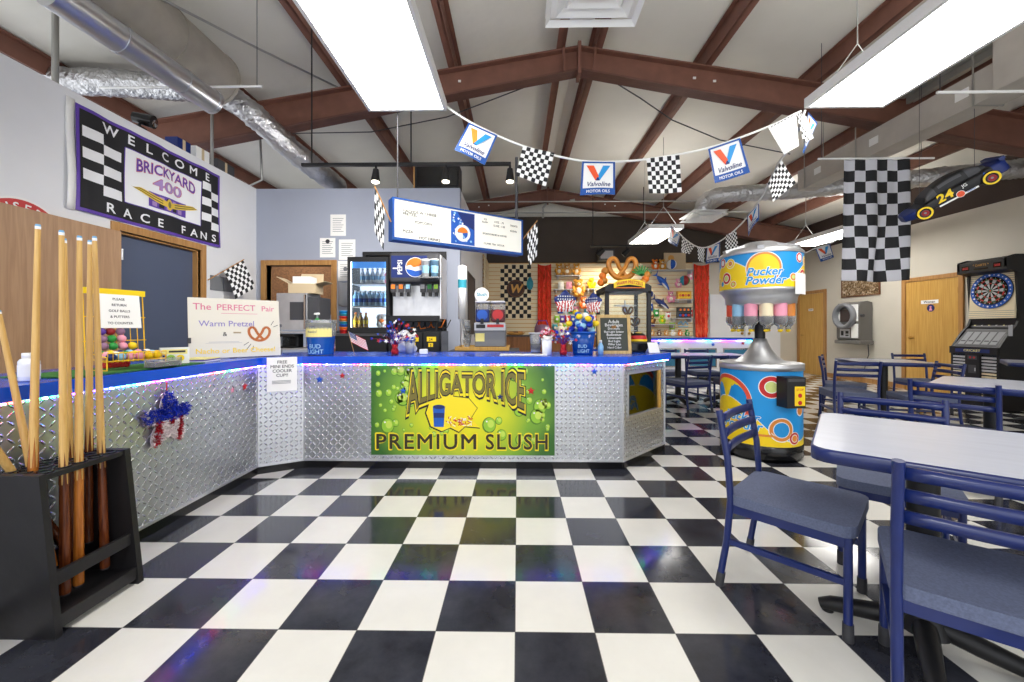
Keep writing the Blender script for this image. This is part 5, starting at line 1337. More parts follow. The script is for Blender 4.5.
for i, (x, m_, lb) in enumerate(((2.55,'red','leftmost red foil star on the prize counter front'),(3.1,'blue','blue foil star between two red ones on the prize counter'),(4.3,'blue','blue foil star right of centre on the prize counter'),(4.95,'red','red foil star near the right end of the prize counter'))): star_ornament('foil_star',lb,V((x,8.79,.8+.03*(i%2))),ff,.05,[m_])
bk = thing('wall_cabinet','long orange brown cabinet with dark top under the slatted wall','cabinet',(.75,10.15,0))
MB().bx(-1.5,1.6,-.28,.34,.06,.95).build('carcass','brown_cabinet',bk); MB().bx(-1.53,1.63,-.31,.35,.95,.985).build('worktop','dark_gray',bk)
for i in range(5): MB().bx(-1.48+.615*i,-.9+.615*i,-.3,-.281,.1,.93).build('door','brown_cabinet',bk,bevel=.006)
YW = YB-.095
def tinsel(label, xa, xb, ytop, ybot):
    a, b_ = atY(xa,ytop,YW), atY(xb,ybot,YW); w_ = b_.x-a.x; hgt = a.z-b_.z
    t = MB(); fn = lambda u,v: V((w_*(u-.5)*(1-.25*v if 'right' in label else 1.), -.04-.03*sin(19*u)*(.5+.5*v), -hgt*v-.05*(1-(2*u-1)**2)*(1-v)))
    t.grid(fn,40,30); q = random.Random(4)
    for i in range(260):
        u, v = q.random(), q.random()*.95; p = fn(u,v); t.add([p+V((-.008,-.012,0)),p+V((.008,-.016,0)),p+V((.004,-.02,-.10))],[(0,1,2)],1)
    tag(t.build('tinsel_curtain',['tinsel_red',mat('tinsel_light',(240,90,50),.2,.5) if 'tinsel_light' not in MATS else 'tinsel_light'],loc=((a.x+b_.x)/2,YW,a.z)),label,'curtain','red tinsel curtains')
tinsel('red tinsel curtain beside the checkered cloth on the slatted wall',537.5,551,264,332); tinsel('red tinsel curtain at the right end of the slatted wall',693,708.5,264,339)
# checkered cloth with round emblem
a, b_ = atY(500.5,265,YW-.01), atY(531,318,YW-.01); w_, hgt = b_.x-a.x, a.z-b_.z
cl = thing('checkered_cloth','checkered cloth with round letter emblem on the slatted wall','flag',((a.x+b_.x)/2,YW-.02,b_.z))
k = MB().grid(lambda u,v: V((-w_/2+w_*u,-.012*sin(7*u),hgt*v)),32,52,lambda i,j:(i//4+j//4)%2); k.build('cloth',['slat_cream','flag_black'],cl)
fz = FRONT((0,-.02,hgt*.55)); k = MB().disc(fz,0,0,.24,.004,0,32).ring(fz,0,0,.2,.22,.006,1).text('W',fz,0,-.1,.3,.008,2,.04,.2); k.build('emblem',[mat('emblem_brown',(60,30,26),.5),'brown','tan'],cl)
# shelves
def shelf(label, px0, px1, py):
    a, b_ = atY(px0,py,YW-.25), atY(px1,py,YW-.25); return tag(MB().bx(0,b_.x-a.x,-.0,.24,-.02,0).bx(.05,.07,.0,.24,-.1,-.02).bx(b_.x-a.x-.07,b_.x-a.x-.05,.0,.24,-.1,-.02).build('display_shelf','light_gray',loc=(a.x,YW-.25,a.z)),label,'shelf')
SH = {}
for nm, lb, p in (('a','short display shelf left on the slatted wall, holding plush bears',(556,582,275)),('b','middle left display shelf with pastel pouches',(554,573,289)),('j','tiny display shelf of the yellow duckling',(586,597,288.5)),('c','lower left display shelf with small jars',(554,578,301.5)),('d','top display shelf behind the giant pretzel',(648,694,269.5)),('e','display shelf carrying boxed toys at mid height',(673,694,318)),('g','low display shelf of small figures',(648,694,336)),('h','upper right display shelf with the beach ball and game box',(676,694,299)),('i','narrow display shelf above the low figures',(648,676,324))): SH[nm] = shelf(lb,*p)
def on_shelf(px, s): o = SH[s]; x = atY(px,300,YW-.14).x; return V((x,YW-.13,o.location.z+.001))
def plush(label, loc, m_, s=1., ear=.028, group='plush bears', belly='cream'):
    t = thing('plush_bear',label,'soft toy',loc,0,group); s *= (1.0 if group == 'little figures' else 1.14); S = lambda c, r: ([q*s for q in c],[q*s for q in r])
    k = MB(); k.sph(*S((0,0,.08),(.07,.06,.085)),12); k.sph(*S((0,-.01,.2),(.062,.056,.058)),12)
    for e in (-1,1): k.sph(*S((e*.048,0,.25),(ear,.02,ear)),8); k.sph(*S((e*.075,-.03,.11),(.03,.032,.055)),8); k.sph(*S((e*.045,-.055,.028),(.034,.055,.028)),8)
    k.build('plush_body',m_,t); MB().sph(*S((0,-.058,.188),(.028,.022,.022)),8).sph(*S((0,-.045,.09),(.042,.022,.05)),8).build('muzzle_and_belly',belly,t)
    f = MB()
    for e in (-1,1): f.sph(*S((e*.024,-.058,.215),(.008,.006,.008)),6)
    f.sph(*S((0,-.08,.194),(.009,.006,.007)),6); f.build('eyes_and_nose','black',t); return t
for i, (px, m_, lb) in enumerate(((559,'honey','leftmost honey bear on the short display shelf'),(567,'tan','middle tan bear on the short display shelf'),(576.5,'honey','right honey bear on the short display shelf'))): plush(lb,on_shelf(px,'a'),m_,1.0)
big = plush('large honey plush bear hung on the wall below the three bears',V((atY(578,300,YW-.1).x,YW-.14,atY(578,297,YW-.1).z)),'honey',1.5)
plush('orange plush bear sitting low right of the large honey bear',V((atY(583,300,YW-.1).x,YW-.14,atY(583,309,YW-.1).z)),'orange',1.0)
plush('yellow duckling plush on the middle of the left shelves',on_shelf(591.5,'j')+V((.0,0,.0)),'yellow',1.0,.01,'yellow plush','yellow')
def pouch(label, loc, m_, w_=.16, h_=.2, dx=0):
    k = MB().grid(lambda u,v: V((w_*(u-.5)*(1-.2*abs(v-.3)),-.05*sin(PI*u)*sin(PI*v)-.002,h_*v)),10,8).grid(lambda u,v: V((w_*(u-.5)*(1-.2*abs(v-.3)),.05*sin(PI*u)*sin(PI*v)+.002,h_*v)),10,8)
    k.tube([(-.04,0,h_*.95),(0,0,h_*1.25),(.04,0,h_*.95)],.006,6); tag(k.build('pouch',m_,loc=loc),label,'bag','pouches on the prize wall')
pouch('white pouch on the middle left display shelf',on_shelf(561,'b'),'white'); pouch('pink pouch on the middle left display shelf',on_shelf(569,'b'),'pink')
jars = (('red','orange'),('orange','white'),('purple','white'),('tan','red'),('brown','orange'))
for i, (m_, l_) in enumerate(jars):
    p = on_shelf(556.5+4.8*i,'c'); t = thing('snack_jar',f'{m_} snack jar with {l_} lid on the lower left display shelf','jar',p,0,'snack jars'); MB().lathe([(0,0),(.05,0),(.052,.12),(.035,.14),(0,.14)],n=14).build('body',m_,t); MB().lathe([(0,.14),(.04,.14),(.04,.17),(0,.17)],n=14).build('lid',l_,t)
def shark(label, loc, s, ang, m_='blue'):
    t = thing('plush_shark',label,'soft toy',loc,0,'plush sharks'); t.rotation_euler = (0,ang,0)
    k = MB(); n_ = 12; k.tube([V((-.3+.6*i/n_,0,.02*sin(3*i/n_)))*s for i in range(n_+1)],[s*(.012+.085*sin(PI*min(1,(i/n_)**.8))) for i in range(n_+1)],12)
    k.prism([(-.29*s,0),(-.42*s,.15*s),(-.36*s,.02*s),(-.42*s,-.11*s)],FRONT((0,0,0)),-.012,.012).prism([(-.05*s,.06*s),(-.08*s,.2*s),(.07*s,.07*s)],FRONT((0,0,0)),-.012,.012)
    for e in (-1,1): k.add([V((.08,e*.05,-.03))*s,V((-.02,e*.07,-.05))*s,V((-.06,e*.2,-.12))*s],[(0,1,2)])
    k.build('plush_body',m_,t); MB().sph((.08*s,-.045*s,-.035*s),(.16*s,.05*s,.03*s),10).build('belly','white',t); MB().sph((.22*s,-.05*s,.03*s),.012*s,6).build('eye','black',t)
shark('upper blue plush shark diving on the prize wall',V((atY(663,281,YW-.2).x,YW-.2,atY(663.5,283,YW-.2).z)),.8,.85); shark('lower blue plush shark beneath the first one',V((atY(662,302,YW-.2).x,YW-.19,atY(662,304,YW-.19).z)),.72,.6,'navy')
plush('pink plush toy beside the upper shark',V((atY(677.5,300,YW-.1).x,YW-.13,atY(677,288,YW-.1).z)),'pink',.8,.02,'pink plush'); plush('pink plush toy lower on the wall right of the lower shark',V((atY(670,300,YW-.1).x,YW-.13,atY(670,303,YW-.1).z)),'pink',1.0,.02,'pink plush'); 
def ball(label, px, py, r_, cols, dy=.14):
    p = V((atY(px,py,YW-dy).x,YW-dy,atY(px,py,YW-dy).z)); tag(MB().sph((0,0,0),r_,24,mf=lambda i,j,k_,n_: (j*6//n_) % len(cols)).build('play_ball',cols,loc=p),label,'ball')
ball('blue and white beach ball on the top display shelf',671.5,264.4,.125,['white','blue','white'],.23); ball('green and red striped ball on the upper right of the prize wall',684.5,280.5,.13,['teal','deep_red','green']); ball('navy and white ball left of the lower shark',650.5,294,.085,['navy','white'])
for px, lb, m_ in ((655,'small orange bear on the top display shelf, left of the beach ball','orange'),(662,'amber lion plush on the top display shelf behind the beach ball','honey')): plush(lb,on_shelf(px,'d')+V((0,.0,0)),m_,.9,.03,'orange plush')
def boxed(label, px, s, w_, h_, cols, d_=.08):
    p = on_shelf(px,s); k = MB().bx(-w_/2,w_/2,-d_/2,d_/2,0,h_,0); fz = FRONT((0,-d_/2,0)); k.rect(fz,-w_*.42,w_*.42,h_*.15,h_*.85,.001,1)
    for i in range(4): k.disc(fz,-w_*.3+w_*.2*i,h_*.5,min(w_*.1,h_*.25),.002,2+i%2,10)
    tag(k.build('toy_box',cols,loc=p),label,'box','boxed toys')
boxed('yellow game box with orange discs on the upper right display shelf',684,'h',.36,.2,['honey','yellow','orange','red']); boxed('dark toy car box on the mid height display shelf, blue and red cars',684,'e',.36,.15,['dark_gray','black','blue','red'])
k0 = on_shelf(684,'e'); k = MB().bx(-.18,.18,-.04,.04,0,.13,0); fz = FRONT((0,-.04,0)); k.rect(fz,-.16,.16,.02,.11,.001,1)
for i in range(3): k.disc(fz,-.1+.1*i,.065,.03,.002,2,10)
tag(k.build('toy_box',['black','dark_gray','orange'],loc=k0+V((0,0,.151))),'black toy box with orange cars stacked on the other toy car box','box','boxed toys')
k = MB().tube([(-.12,0,.05),(-.05,0,.12),(.0,0,.03),(.06,0,.12),(.13,0,.04)],.022,8).tube([(-.12,0,-.02),(.13,0,-.02)],.014,8); tag(k.build('balloon_twist','pale_blue',loc=V((atY(683,326,YW-.1).x,YW-.1,atY(683,326,YW-.1).z))),'pale blue twisted toy hung below the toy boxes','toy')
for i, (px, m_) in enumerate(((652,'honey'),(659,'brown'),(666,'tan'),(673,'white'),(680,'orange'),(687,'green'))):
    plush(('amber','brown','tan','white','orange','green')[i]+' little figure standing on the low display shelf',on_shelf(px,'g'),m_,.62,.02,'little figures')
plush('yellow and green doll sitting on the narrow display shelf',on_shelf(662,'i'),'lime',.8,.02,'dolls','yellow'); plush('brown monkey plush hung at the left of the narrow display shelf',on_shelf(652,'i'),'brown',.8,.03,'monkeys','tan')
k = MB().bx(-.28,.28,-.02,.02,0,.46,0); fz = FRONT((0,-.02,0)); k.disc(fz,-.1,.32,.08,.001,1); tag(k.build('plain_box',['cardboard','tan'],loc=on_shelf(676,'d')+V((0,.08,.0))),'tall plain tan box on the top display shelf','box')
tag(MB().sph((0,0,.0),(.09,.05,.16),12).sph((.0,-.03,.12),(.05,.04,.06),8).build('plush_fish','teal',loc=V((atY(530,284,YW-.1).x,YW-.12,atY(530,284,YW-.1).z))),'teal plush at the right edge of the checkered cloth','soft toy')
# on the cabinet top: bowls, basket
t = thing('wicker_bowl','flat wicker bowl of small toys on the dark cabinet top','bowl',(-.05,10.0,.987)); MB().lathe([(0,0),(.16,0),(.26,.06),(.25,.065),(.15,.01),(0,.01)],n=24).build('bowl','tan',t); k = MB(); q = random.Random(5)
for i in range(16): k.sph((q.uniform(-.15,.15),q.uniform(-.12,.12),.06),(.04,.035,.03),8,i%3)
k.build('toys',['brown','orange','tan'],t)
t = thing('mauve_basket','mauve round basket on the dark cabinet top','basket',(.62,9.98,.987)); MB().lathe([(0,0),(.14,0),(.2,.09),(.19,.2),(.16,.25),(0,.27)],n=24).build('basket','mauve',t); MB().tube([(-.17,0,.2),(-.1,0,.36),(.1,0,.36),(.17,0,.2)],.012,8).build('handle','purple',t)
for i, (x, m_, lb) in enumerate(((1.08,'cream','cream bag of treats next to the mauve basket'),(1.35,'orange','orange bag of treats further along the cabinet top'),(1.6,'teal','teal bag of treats at the right of the cabinet top'))):
    k = MB().sph((0,0,.12),(.12,.1,.12),12).sph((0,0,.26),(.05,.05,.05),8); tag(k.build('treat_bag',m_,loc=(x,9.98,.987)),lb,'bag','treat bags')
# track heads and picture on the dark upper wall
tl = thing('track_light','small black track with two heads before the dark upper wall','light',atY(614,246,9.45)); 
MB().bx(-.55,.75,-.02,.02,-.02,.02).build('track','black',tl)
for x in (-.3,.3):
    k = MB().tube([(x,0,-.02),(x,0,-.1)],.015,8).tube([(x+.05,-.02,-.09),(x-.08,.02,-.22)],[.05,.07],14); k.build('spot_head','black',tl)
for x in (-.5,.7): MB().tube([(x,0,.02),(x,0,roof(tl.location.x+x)-tl.location.z-.01)],.01,6).build('drop_rod','black',tl)
k = MB().bx(-.2,.2,-.2,.1,0,.28,0).rect(FRONT((0,-.201,0)),-.16,.16,.04,.24,0,1); tag(k.build('small_monitor',['dark_gray','light_gray'],loc=V((atY(605,265,YW-.1).x,YW-.12,2.9))),'small grey box at the top of the slatted wall left of the pretzel','box')

for x in (-.3,.3):
    ld = bpy.data.lights.new('track_spot_lamp','SPOT'); ld.energy = (42 if x < 0 else 95); ld.color = (1,.86,.62); ld.spot_size = 1.9; ld.spot_blend = .6; ld.shadow_soft_size = .06
    lo_ = bpy.data.objects.new('track_spot_lamp',ld); COL.objects.link(lo_); lo_.parent = tl; lo_.location = (x-.09,.03,-.25); lo_.rotation_euler = (math.radians(38),0,math.radians(0))

# bagged candy hung on the slats
pk = None; cols_ = ('red','yellow','pink','blue','lime','orange','white','purple','teal','green')
def packet(px, py, c):
    p = V((atY(px,py,YW-.02).x,YW-.03,atY(px,py,YW-.02).z)); lb = f'{c.replace("_"," ")} candy packet hung on the slatted wall'
    k = MB().grid(lambda u,v: V((.14*(u-.5),-.03*sin(PI*u)*sin(PI*v)-.004,-.2*v)),6,6).grid(lambda u,v: V((.14*(u-.5),.012*sin(PI*u)*sin(PI*v),-.2*v)),4,4); k.rect(FRONT((0,-.012,-.02)),-.05,.05,0,.02,.002,1)
    k.disc(FRONT((0,-.037,-.11)),0,0,.035,.001,1,12); k.tube([(0,-.004,-.01),(0,.025,-.0)],.004,6,1)
    tag(k.build('candy_packet',[c,'white' if c != 'white' else 'red'],loc=p),lb,'candy','candy packets on the slatted wall')
q = random.Random(21)
for r_, py in enumerate((306,315,323.5)):
    for i in range(9):
        if (r_+i) % 5: packet(555+5.3*i+(r_%2)*2,py,cols_[(i*3+r_*4)%10])
for i, (px, py) in enumerate(((690,272),(656,309),(668,312),(650,303),(690,309),(652,319),(672,322))): packet(px,py,cols_[(i*7+2)%10])
# ================================================================ DUCTS AND SERVICES UNDER THE ROOF
def foil_tube(pts, r, seed, step=.035, n=18):
    # resample the path and crumple the skin
    pts = [V(p) for p in pts]; out = []
    for i in range(len(pts)-1):
        p0,p1,p2,p3 = pts[max(i-1,0)],pts[i],pts[i+1],pts[min(i+2,len(pts)-1)]; m_ = max(2,int((p2-p1).length/step))
        for j in range(m_):
            t = j/m_; out.append((p1*2+(p2-p0)*t+(p0*2-p1*5+p2*4-p3)*t*t+(p1*3-p0-p2*3+p3)*t**3)*.5)
    out.append(pts[-1]); q = random.Random(seed); k = MB()
    k.tube(out,[r*(1+.05*(i%2)+q.uniform(-.04,.04)) for i in range(len(out))],n)
    k.v = [tuple(V(v)+V((q.uniform(-1,1),q.uniform(-1,1),q.uniform(-1,1)))*r*.05) for v in k.v[:-2*n]]+list(k.v[-2*n:])
    return k
def hanger(x, y, z0, r=.006, name=None): return ((x,y,z0),(x,y,roof(x)-.01))
o = MB().tube([atY(48,-10,2.5),atY(214,103,3.65)],.105,28)
a_, b_ = atY(48,-10,2.5), atY(214,103,3.65)
d_ = (b_-a_)
for q in (.35,.75,.985): o.tube([a_+d_*(q-.012),a_+d_*(q+.012)],.111,28)
tag(o.build('metal_duct','galv'),'bright silver round duct running along the roof at upper left','duct')
k = MB().tube([(-3.2,1.2,3.78),(-3.2,4.15,3.78)],.28,32)
for y in (1.9,2.7,3.5,4.12): k.tube([(-3.2,y-.015,3.78),(-3.2,y+.015,3.78)],.288,32)
tag(k.build('insulated_duct','duct_gray'),'fat grey insulated duct above the bright silver duct','duct')
k = foil_tube([atY(44,82,4.1),atY(90,82,4.2),atY(150,86,4.36),atY(196,89,4.42)],.13,1)
tag(k.build('foil_duct','foil'),'crumpled foil duct passing over the welcome banner wall','duct')
k = foil_tube([atY(203,88,4.42),atY(230,98,4.5),atY(258,119,4.65),atY(292,150,5.0),atY(322,174,5.65),atY(338,186,6.6)],.135,2)
tag(k.build('foil_duct','foil'),'crumpled foil duct bending down behind the track light','duct')
duct = thing('air_duct','long rectangular grey duct under the roof above the hanging checkered flag','duct',(4.43,4.8,3.263))
MB().bx(-.13,.13,-1.2,1.35,0,.30,0).build('run',[mat('duct_side_paint',(190,184,176),.6,.1,noise=(4,.08))],duct)
MB().bx(-.2,.62,-3.1,-1.2,0,.52).build('plenum','duct_side_paint',duct,bevel=.01)
k = MB()
for y in (-.9,.05,.95): k.bx(-.136,-.131,y-.06,y+.06,.11,.2)
k.build('damper_plates','white',duct)
k = MB()
for y in (-1.0,.3,1.2): MB().bar((-.14,y,-.01),(-.14,y,roof(4.3)-3.27),.015,.004).bar((.14,y,-.01),(.14,y,roof(4.57)-3.27),.015,.004).bar((-.14,y,-.006),(.14,y,-.006),.015,.006).build('strap','conduit',duct)
ZD = 3.43
k = foil_tube([(3.21,6.92,3.165),(3.22,6.92,3.3),(3.36,6.9,3.42),(3.7,6.82,ZD+.02),(4.6,6.62,ZD),(5.8,6.2,ZD),(7.25,5.72,ZD)],.13,3)
tag(k.build('foil_duct','foil'),'crumpled foil duct crossing behind the hanging checkered flag','duct')
def diffuser(label, cx, cy, z, s, neck):
    t = thing('air_diffuser',label,'vent',(cx,cy,z)); k = MB(); h = s/2
    for i, (a, zz) in enumerate(((h,0),(h*.78,.012),(h*.56,.02),(h*.36,.026))):
        b_ = a-.03 if i == 0 else a-.05
        vs = [(-a,-a,zz),(a,-a,zz),(a,a,zz),(-a,a,zz),(-b_,-b_,zz+.03),(b_,-b_,zz+.03),(b_,b_,zz+.03),(-b_,b_,zz+.03)]
        k.add(vs,[(j,(j+1)%4,4+(j+1)%4,4+j) for j in range(4)],0)
    k.bx(-h*.2,h*.2,-h*.2,h*.2,.03,.036); k.bx(-h,h,-h,h,.06,.07)
    k.build('louvres','white',t); MB().lathe([(h*.5,.07),(h*.5,neck)],n=24).build('neck','foil',t); return t
diffuser('square white air diffuser hung under the ridge at the top of the view',.485,2.37,3.18,.6,.3)
k = foil_tube([(.485,2.37,3.49),(.485,2.2,3.75),(.485,1.6,3.95),(.485,.6,4.0)],.14,5); tag(k.build('foil_duct','foil'),'foil duct feeding the square diffuser under the ridge','duct')
diffuser('square white air diffuser on the end of the foil duct before the dark wall',3.21,6.92,3.06,.58,.1)
def pipe(label, pts, r, m_='conduit', name='conduit', cat='pipe'): return tag(MB().tube(pts,r,8,0).build(name,m_),label,cat)
pipe('grey post rising from the wall top at the left end of the banner',[(XL-.06,3.22,3.16),(XL-.06,3.22,roof(XL))],.022)
pipe('grey post rising from the wall top at the right end of the banner',[(XL-.06,4.9,3.16),(XL-.06,4.9,roof(XL))],.018)
pipe('thin pale rod hanging level above the welcome banner',[atY(100,88,3.75),atY(262,86.5,3.75)],.011,'white','rod','rod')
pipe('thin wire holding the pale rod over the banner',[atY(257,86,3.75),atY(257,86,3.75)+V((0,0,roof(-2.4)-3.45))],.003,'dark_gray','wire','wire')
pipe('conduit crossing the roof above the left light panel',[atY(160,-2,3.2),atY(255,47,4.2),atY(345,91,5.2)],.012)
pipe('bent grey conduit at the corner above the lavender wall',[atY(245,188,5.7),atY(262,180,5.7),atY(260,134,5.7),atY(255,131,5.7),atY(238,134,5.75)],.016)
pipe('level conduit above the track light',[atY(262,134,5.9),atY(371,132,6.0),atY(447,117,5.7),atY(541,81,5.25),atY(556,62,5.18)],.008,'dark_gray','cable','cable')
pipe('dark cable looping below the right roof slope',[atY(606,77,5.12),atY(640,98,5.4),atY(672,120,5.6),atY(720,140,5.8),atY(790,154,6.1)],.008,'dark_gray','cable','cable')
pipe('long level conduit before the dark upper wall',[(-2.2,9.6,3.95),(5.6,9.6,3.95)],.02)
pipe('second level conduit lower before the dark upper wall',[(-2.0,9.3,4.12),(5.2,9.3,4.12)],.016)
pipe('bent conduit dropping on the dark upper wall',[atY(543,218,10.4),atY(543,208,10.3),atY(548,202,10.2),atY(575,200,10.1)],.03)
pipe('pale rod hanging at the right frame edge',[atY(937,92.5,3.3),atY(1060,91,3.3)],.012,'white','rod','rod')
pipe('wire holding the pale rod at the right frame edge',[atY(940,92,3.3),atY(940,92,3.3)+V((0,0,roof(3.51)-3.13))],.003,'dark_gray','wire','wire')
k = MB().bx(4.56,4.62,.6,4.9,roof(4.56)-.03-.25,roof(4.56)-.25).bx(4.64,4.68,.6,4.9,roof(4.66)-.33,roof(4.66)-.25).tube([(4.73,.6,roof(4.73)-.28),(4.73,4.9,roof(4.73)-.28)],.02)
for y in (1.2,2.8,4.4): k.bx(4.55,4.76,y-.02,y+.02,roof(4.6)-.25,roof(4.76)-.012)
tag(k.build('conduit_bundle','conduit',loc=(.09,0,-.02)),'bundle of grey conduits along the roof above the right light panel','pipe')

# ================================================================ BUNTING
mat('bunting_blue',(24,80,160),.5); mat('bunting_orange',(238,90,48),.5); mat('bunting_amber',(240,150,50),.5); mat('bunting_sky',(40,150,220),.5)
PEN = ['flag_white','flag_black','bunting_blue','bunting_orange','bunting_sky','navy','bunting_amber']
def pennant(parent, kind, q, y, twist=.03, seed=0):
    ys = y if isinstance(y,(list,tuple)) else (y,y,y,y)
    c = [atY(p[0],p[1],yy)-parent.location for p, yy in zip(q,ys)]
    nrm = (c[1]-c[0]).cross(c[3]-c[0]).normalized()
    if nrm.y > 0: nrm = -nrm
    def fn(a, b_, cc=0.):                               # a along the top, b up from the bottom, both 0..1
        v = 1-b_; return (c[0]*(1-a)+c[1]*a)*(1-v)+(c[3]*(1-a)+c[2]*a)*v + nrm*(twist*sin(2.6*a+seed)*v+cc)
    fr = Fn(fn); k = MB()
    if kind == 'check':
        k.grid(lambda u,v: fn(u,1-v),24,24,lambda i,j:(i//3+j//3)%2)
    else:
        k.grid(lambda u,v: fn(u,1-v),10,10,None,0)
        if kind == 'logo':
            am = 6 if seed == 1 else 3
            for a0,a1,b0,b1 in ((0,.06,0,1),(.94,1,0,1),(.06,.94,.95,1),(0,1,0,.2)): k.rect(fr,a0,a1,b0,b1,.002,2,6)
            k.poly([(.14,.88),(.36,.88),(.52,.54),(.42,.42)],fr,.002,am).poly([(.86,.88),(.64,.88),(.42,.42),(.54,.42)],fr,.0026,4).poly([(.42,.42),(.54,.42),(.50,.52),(.47,.52)],fr,.003,5)
            k.text('Valvoline',fr,.5,.25,.2,.003,5,.01,.3,sx=.95).text('MOTOR OILS',fr,.5,.06,.12,.003,0,.015,sx=.95)
        if kind == 'blank':
            for i in range(7): k.poly([(.08+.12*i,.93),(.15+.12*i,.95),(.16+.12*i,.97),(.07+.12*i,.96)],fr,.002,1)
            for i in range(6): k.poly([(.93,.1+.12*i),(.97,.1+.12*i),(.96,.17+.12*i)],fr,.002,1)
    o = k.build('pennant',PEN,parent); return o
def bunting(label, pts, pens):
    t = thing('bunting',label,'bunting',pts[len(pts)//2])
    sm_ = []
    for i in range(len(pts)-1):
        p0,p1,p2,p3 = pts[max(i-1,0)],pts[i],pts[i+1],pts[min(i+2,len(pts)-1)]
        for j in range(4): q = j/4; sm_.append((p1*2+(p2-p0)*q+(p0*2-p1*5+p2*4-p3)*q*q+(p1*3-p0-p2*3+p3)*q**3)*.5)
    sm_.append(pts[-1])
    MB().tube([p-t.location for p in sm_],.009,6).build('string','white',t)
    for i, (kd, q, y, s_) in enumerate(pens): pennant(t,kd,q,y,seed=s_)
    return t
D0 = 3.16
bunting('motor oil and checkered bunting sagging between the two large light panels',
    [atY(x,y,D0) for x,y in ((447,107),(470,122),(505,139),(535,150),(570,159),(597,162),(630,161),(663,157),(700,150),(728,142),(770,126),(801,111))],
    [('logo',((468.7,122.5),(497.5,135.5),(484.5,164.5),(454.8,151.5)),D0-.01,1),('check',((523,146),(554.5,153),(546,185),(515.7,177)),D0-.01,2),
     ('logo',((582,161.5),(615,162),(614.5,195.5),(580,195.5)),D0-.01,0),('check',((646.4,158.5),(679.4,155),(682.8,191),(649,193.4)),D0-.01,3),
     ('logo',((707.9,149),(740,138),(749.3,173),(716.3,182.3)),D0-.01,4),('blank',((767.7,127),(796.2,112),(797.3,146.7),(784.1,154.6)),D0-.02,0)])
bunting('bunting strung from the right light panel back toward the dark wall',
    [atY(805,110,3.2),atY(792,146,3.3),atY(778,164,3.6),atY(758,203,4.2),atY(735,230,4.8),atY(713,245,5.2),atY(698,247,5.5),atY(683,237,6.1),atY(672,224,6.85)],
    [('check',((796.2,112.4),(805,113),(815.2,137.5),(800.7,144)),(3.2,3.22,3.25,3.22),1),('logo',((808,112),(817.3,123),(806.8,152.8),(801,143)),(3.25,3.3,3.3,3.28),2),
     ('check',((781.4,160),(796,183),(771.7,202),(767.7,183.6)),(3.55,3.6,3.65,3.62),0),('logo',((747.4,216),(759,202.5),(760.6,219),(748.5,236.4)),(4.4,4.2,4.25,4.45),0),
     ('check',((726.3,235),(736,229.5),(736.5,248),(726.8,249)),(4.95,4.8,4.8,4.95),2),('logo',((707,247),(720,242.5),(721,261.5),(705.7,264)),(5.35,5.1,5.1,5.35),0),
     ('check',((697.3,247),(704.5,247.5),(704.5,263),(697.5,261)),5.5,1),('check',((682,236),(695,245.5),(691.2,254),(681,252.2)),(6.15,5.6,5.6,6.15),3),('logo',((671,226),(680.7,235),(678,247),(668,241)),(6.75,6.3,6.3,6.75),0)])
bunting('short bunting with one motor oil pennant below the distant light panel',[atY(799,256,5.5),atY(815,248.5,5.6),atY(830,243.5,5.7),atY(846,234,6.88)],[('logo',((815.2,248.5),(829.7,243.6),(833,257.5),(820.5,262)),5.6,0)])

# ================================================================ MENU BOARD, TRACK LIGHT, HANGING FLAG, CAR
A, B = V((-1.02,3.2,1.88)), V((.015,3.9,1.88)); dm_ = (B-A); ML = dm_.length; d = dm_.normalized()
mn = thing('menu_board','long white hanging menu board with a cola picture in the middle','sign',(A+B)/2,math.atan2(d.y,d.x)); H = .325; h = ML/2
fz = FRONT((0,-.05,0))
k = MB()
for a0,a1,b0,b1 in ((-h-.008,h+.008,-.01,.012),(-h-.008,h+.008,H-.006,H+.006),(-h-.008,-h+.008,.012,H-.006),(h-.008,h+.008,.012,H-.006)): k.bx(a0,a1,-.056,.056,b0,b1)
k.build('rim','bunting_blue',mn)
k = MB().bx(-h,h,-.05,.05,0,H,6); u = lambda q: -h+ML*q
for tx, q, z, s in (('NACHOS W CHEESE',.06,.225,.032),('PRETZEL',.06,.2,.032),('POPCORN',.14,.145,.032),('PIZZA',.06,.06,.032),('HOT DRINKS',.17,.02,.032)): k.text(tx,fz,u(q),z,s,.0015,0,.02,0,'LEFT')
for tx, q, z, s in (('ICE',.66,.27,.022),('SLUSH',.645,.245,.022),('4 OZ - .75',.75,.26,.024),('12 OZ - 1.50',.74,.225,.024),('TREATS',.89,.25,.024),('SODAS',.89,.2,.024),('SPORTS DRINKS & WATER',.65,.14,.022),('COFFEE  TEA  COCOA',.66,.05,.022)): k.text(tx,fz,u(q),z,s,.0015,0,.016,0,'LEFT')
k.rect(fz,u(.4),u(.585),.02,.305,.0015,1)
cx_, cz_ = u(.49), .15
q = random.Random(12)
for i in range(26):
    x, z = q.uniform(u(.415),u(.57)), q.uniform(.04,.29); k.disc(fz,x,z,q.uniform(.004,.012),.002,4 if i%2 else 2,8)
k.poly([(u(.45),.3),(u(.58),.3),(u(.58),.16),(u(.5),.2)],fz,.0025,5).ring(fz,cx_,cz_-.03,.05,.075,.003,2,24).ring(fz,cx_,cz_-.03,.001,.052,.0035,3,24,.2,PI*.95).ring(fz,cx_,cz_-.03,.001,.05,.0035,2,24,PI,1.5*PI)
k.build('light_box',[mat('menu_ink',(30,30,36),.7),'blue','white','orange','pale_blue','navy','sign_glow'],mn)
k = MB().tube([(-h+.05,0,H),(-h+.05,0,roof(-1)-1.9)],.006,6).tube([(h-.03,0,H),(h-.03,0,.95)],.014,8); k.build('hanger_rods','dark_gray',mn)
